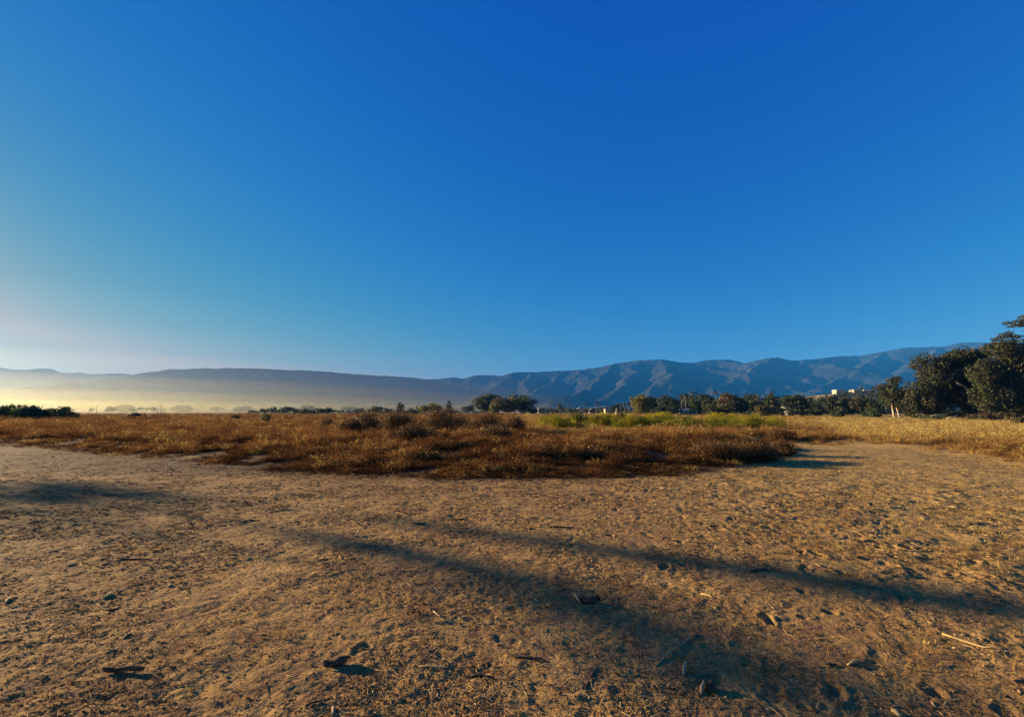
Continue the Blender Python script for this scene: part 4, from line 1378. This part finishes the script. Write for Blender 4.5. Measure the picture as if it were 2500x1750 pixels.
def bark_slab(label, px, py, L, W, ang, curl, mat, thick=0.008, up=0.0, name='bark_piece'):
    """curved slab of bark, ragged at its ends"""
    p = gpt(px, py); r = random.Random(int(px * 7 + py))
    nu, nv = 12, 5
    top, bot = [], []
    for i in range(nu + 1):
        t = i / nu - .5
        wd = W * (1 - abs(2 * t) ** 3.0 * .85) * r.uniform(.85, 1.1)
        for j in range(nv + 1):
            s = j / nv - .5
            x = t * L + r.uniform(-.004, .004) + s * W * .25; y = s * wd
            z = curl * (1 - (2 * s) ** 2) + up * (t + .5) + .004 * math.sin(9 * t) + r.uniform(-.0015, .0015) + thick
            top.append((x, y, z)); bot.append((x * .99, y * .97, z - thick))
    V = top + bot; n = (nu + 1) * (nv + 1); F = []
    q = lambda i, j: i * (nv + 1) + j
    for i in range(nu):
        for j in range(nv):
            F.append((q(i, j), q(i + 1, j), q(i + 1, j + 1), q(i, j + 1)))
            F.append((n + q(i, j), n + q(i, j + 1), n + q(i + 1, j + 1), n + q(i + 1, j)))
        for j in (0, nv):
            f = (q(i, j), n + q(i, j), n + q(i + 1, j), q(i + 1, j)); F.append(f if j == 0 else f[::-1])
    for j in range(nv):
        for i in (0, nu):
            f = (q(i, j), q(i, j + 1), n + q(i, j + 1), n + q(i, j)); F.append(f if i == 0 else f[::-1])
    me = bpy.data.meshes.new(name); me.from_pydata(V, [], F); me.polygons.foreach_set('use_smooth', [True] * len(F)); me.update()
    o = link(name, me, mat); o.location = (p.x, p.y, p.z + 0.004); o.rotation_euler = (0, 0, ang)
    return tag(o, label, 'bark')


bark_slab('broad dark curled bark piece, largest at bottom left of centre', 820, 1622, 0.155, 0.085, 0.22, 0.022, DARKBARK, up=0.018)
bark_slab('long narrow dark bark strip near the bottom left corner', 300, 1640, 0.25, 0.030, 0.02, 0.016, DARKBARK, up=0.008)
stick('dark curved stick with pale edge, bottom centre', [(1225, 1590), (1255, 1604), (1290, 1607), (1330, 1612)], 0.009, DARKBARK)
stick('short dark stick below the curved one, bottom centre', [(1148, 1652), (1175, 1649), (1200, 1655)], 0.010, DARKBARK)
stick('pale thin stick lying left of the dark curved stick', [(1022, 1627), (1060, 1630), (1110, 1633)], 0.006, STICK)
stick('thin dark hooked stick on the left of the bare ground', [(272, 1352), (285, 1362), (320, 1366), (368, 1366)], 0.010, DARKBARK)
stick('short yellowish stick slanting up at left', [(250, 1462), (262, 1456), (271, 1449)], 0.012, YSTICK)
stick('dark forked twig below the yellowish slanting stick', [(238, 1475), (252, 1488), (268, 1491), (295, 1483)], 0.009, DARKBARK)
stick('yellow bark sliver standing at the end of dark curl', [(1402, 1462), (1410, 1468), (1417, 1474)], 0.010, YSTICK, lifts=[.03, .015, .0])
bark_slab('dark curled bark in the shadow streak at centre', 1440, 1472, 0.16, 0.075, -0.35, 0.035, DARKBARK, up=0.02)
stick('pale strip trailing right from the dark curled bark', [(1450, 1478), (1475, 1483), (1500, 1484)], 0.007, STICK)
stick('short upright brown stick stub at lower right', [(1669, 1648), (1671, 1638), (1674, 1626)], 0.010, STICK, lifts=[0, .012, .02])
stick('curved brown chip beside a dark clod at lower right', [(1712, 1695), (1714, 1686), (1719, 1676)], 0.010, STICK, lifts=[0, .015, .025])
bark_slab('dark clod of bark at lower right beside a brown chip', 1734, 1684, 0.075, 0.06, 0.4, 0.035, DARKBARK)
stick('long golden stick lying near the right edge', [(2300, 1548), (2350, 1566), (2400, 1582), (2440, 1588)], 0.008, YSTICK)
stick('short orange-brown stick at the bottom right edge', [(2178, 1737), (2188, 1742), (2200, 1752)], 0.014, YSTICK)
stick('small pale stick above the bottom right stick', [(2070, 1624), (2085, 1618), (2100, 1613)], 0.010, YSTICK)
stick('small dark stick left of the small pale stick', [(2012, 1621), (2026, 1624), (2042, 1624)], 0.010, DARKBARK)
stick('thin dark twig slanting at bottom centre right', [(1428, 1680), (1442, 1655), (1456, 1625)], 0.005, DARKBARK)
stick('thin yellow stick right of the dark curled bark', [(1712, 1450), (1727, 1454), (1742, 1459)], 0.008, YSTICK)
stick('long thin twig slanting through lower centre right', [(1600, 1628), (1640, 1590), (1680, 1562), (1705, 1548)], 0.006, STICK)
stick('dark stick lying level in upper centre of bare ground', [(1340, 1287), (1370, 1288), (1400, 1289)], 0.014, DARKBARK)
stick('second dark level stick, left of the upper centre one', [(1090, 1267), (1115, 1269), (1135, 1268)], 0.014, DARKBARK)
stick('dark stick beside the upper shadow streak', [(1000, 1277), (1020, 1279), (1040, 1277)], 0.014, DARKBARK)
stick('pale broken stick near the left end of the shadow', [(866, 1312), (872, 1308), (876, 1303)], 0.014, YSTICK, lifts=[0, .02, .05])
stick('pale bent sliver left of centre', [(1058, 1493), (1070, 1504), (1082, 1508)], 0.008, STICK)
stick('thin dark twig near the bottom edge left of centre', [(745, 1722), (775, 1715), (808, 1705)], 0.006, DARKBARK)
stick('pale stub at the bottom edge left of centre', [(812, 1748), (814, 1738), (812, 1728)], 0.009, STICK)
stick('small dark stick in upper left of the bare ground', [(590, 1275), (610, 1270), (632, 1272)], 0.014, DARKBARK)
stick('pale curved root at the far left edge', [(14, 1474), (18, 1466), (26, 1460)], 0.010, YSTICK)
stick('thin pale twig in the left foreground', [(302, 1560), (309, 1552), (318, 1546)], 0.007, STICK)
stick('pale cut end of wood in left middle ground', [(410, 1434), (416, 1430), (422, 1428)], 0.010, YSTICK)
stick('dark bark stick on the trampled ground at right', [(1830, 1396), (1850, 1392), (1872, 1389)], 0.012, DARKBARK)

# ------------------------------------------------------------------ trees left of the frame; their shadows streak the bare ground
SH = Vector((SUN.x, SUN.y, 0)).normalized()
TE = math.tan(SUN_EL)


def shadow_tree(label, path, dist, width, seed, trunk=0.05, dens=2.4):
    """leaning tree whose crown throws its shadow along a path of ground points"""
    G = [gp(*q) for q in path]
    pts = []
    for a, b in zip(G[:-1], G[1:]):
        for t in np.arange(0, 1, 0.12): pts.append(a.lerp(b, t))
    pts.append(G[-1])
    along = lambda q: -(q - G[0]).dot(SH)
    C = []
    for q in pts:
        d = dist + max(0.0, along(q))
        C.append(q + SH * d + Vector((0, 0, d * TE)))
    # the crown keeps its shadow when it slides along the sun's ray: bring all of it near one trunk
    ray_ = Vector((SH.x, SH.y, TE))
    mid = sum((c.dot(SH) for c in C)) / len(C)
    C = [c + ray_ * ((mid - c.dot(SH)) * 0.85) for c in C]
    b0 = Vector((C[0].x, C[0].y, 0)); b0.z = gz(b0.x, b0.y)
    root = tag(empty('slender_tree', b0), label, 'tree', 'slender trees left of the view')
    r = random.Random(seed)
    bl = []
    for i, c in enumerate(C):
        f = i / (len(C) - 1); w = width * (0.65 + 0.6 * f) * r.uniform(.75, 1.2)
        q = c - b0
        bl.append((q.x + r.uniform(-.12, .12), q.y + r.uniform(-.12, .12), q.z, w / 2, w / 2, w * .3))
    V, F = leaves_on_blobs(bl, dens, 0.13, seed, 0.1, 1.7)
    crown_obj(V, F, LM['gum'], root)
    P = [c - b0 for c in C]
    mb = MB(); mb.tube([Vector((0, 0, -.2)), P[0] * .5 + Vector((.03, 0, 0)), P[0], P[len(P) // 2], P[-1]], [trunk * 1.3, trunk, trunk * .8, trunk * .6, trunk * .3], 8)
    mb.build('trunk', PALE_BARK, root)


for i, (path, dist, width, dens, lab) in enumerate([
    ([(960, 1268), (1500, 1345), (2000, 1420), (2560, 1500)], 54, 0.70, 0.95, 'leaning slender tree outside the left edge, casting the upper shadow streak'),
    ([(740, 1298), (1000, 1352), (1300, 1425), (1560, 1500)], 50, 0.58, 1.05, 'leaning slender tree outside the left edge, casting the lower shadow streak'),
    ([(1500, 1500), (1700, 1580), (1900, 1690)], 46, 0.66, 0.7, 'sparse leaning tree outside the left edge, casting the broad faint shadow')]):
    shadow_tree(lab, path, dist, width, 950 + i, dens=dens)


def crown_shadow_tree(label, a, dist, w, h, seed):
    g0 = gp(*a); p = Vector((g0.x, g0.y, 0)) + SH * dist
    root = tag(empty('broad_tree', (p.x, p.y, gz(p.x, p.y))), label, 'tree')
    z = dist * TE
    bl = blob_crown(w, w, h, z - h / 2, 12, seed, 0, .4)
    V, F = leaves_on_blobs(bl, 0.5, .2, seed)
    crown_obj(V, F, LM['gum'], root)
    trunk_parts(root, z, .12, seed, PALE_BARK, limbs=2, top=.95)


crown_shadow_tree('broad tree outside the left edge, casting the dark patch at left', (60, 1218), 44, 5.0, 0.75, 971)
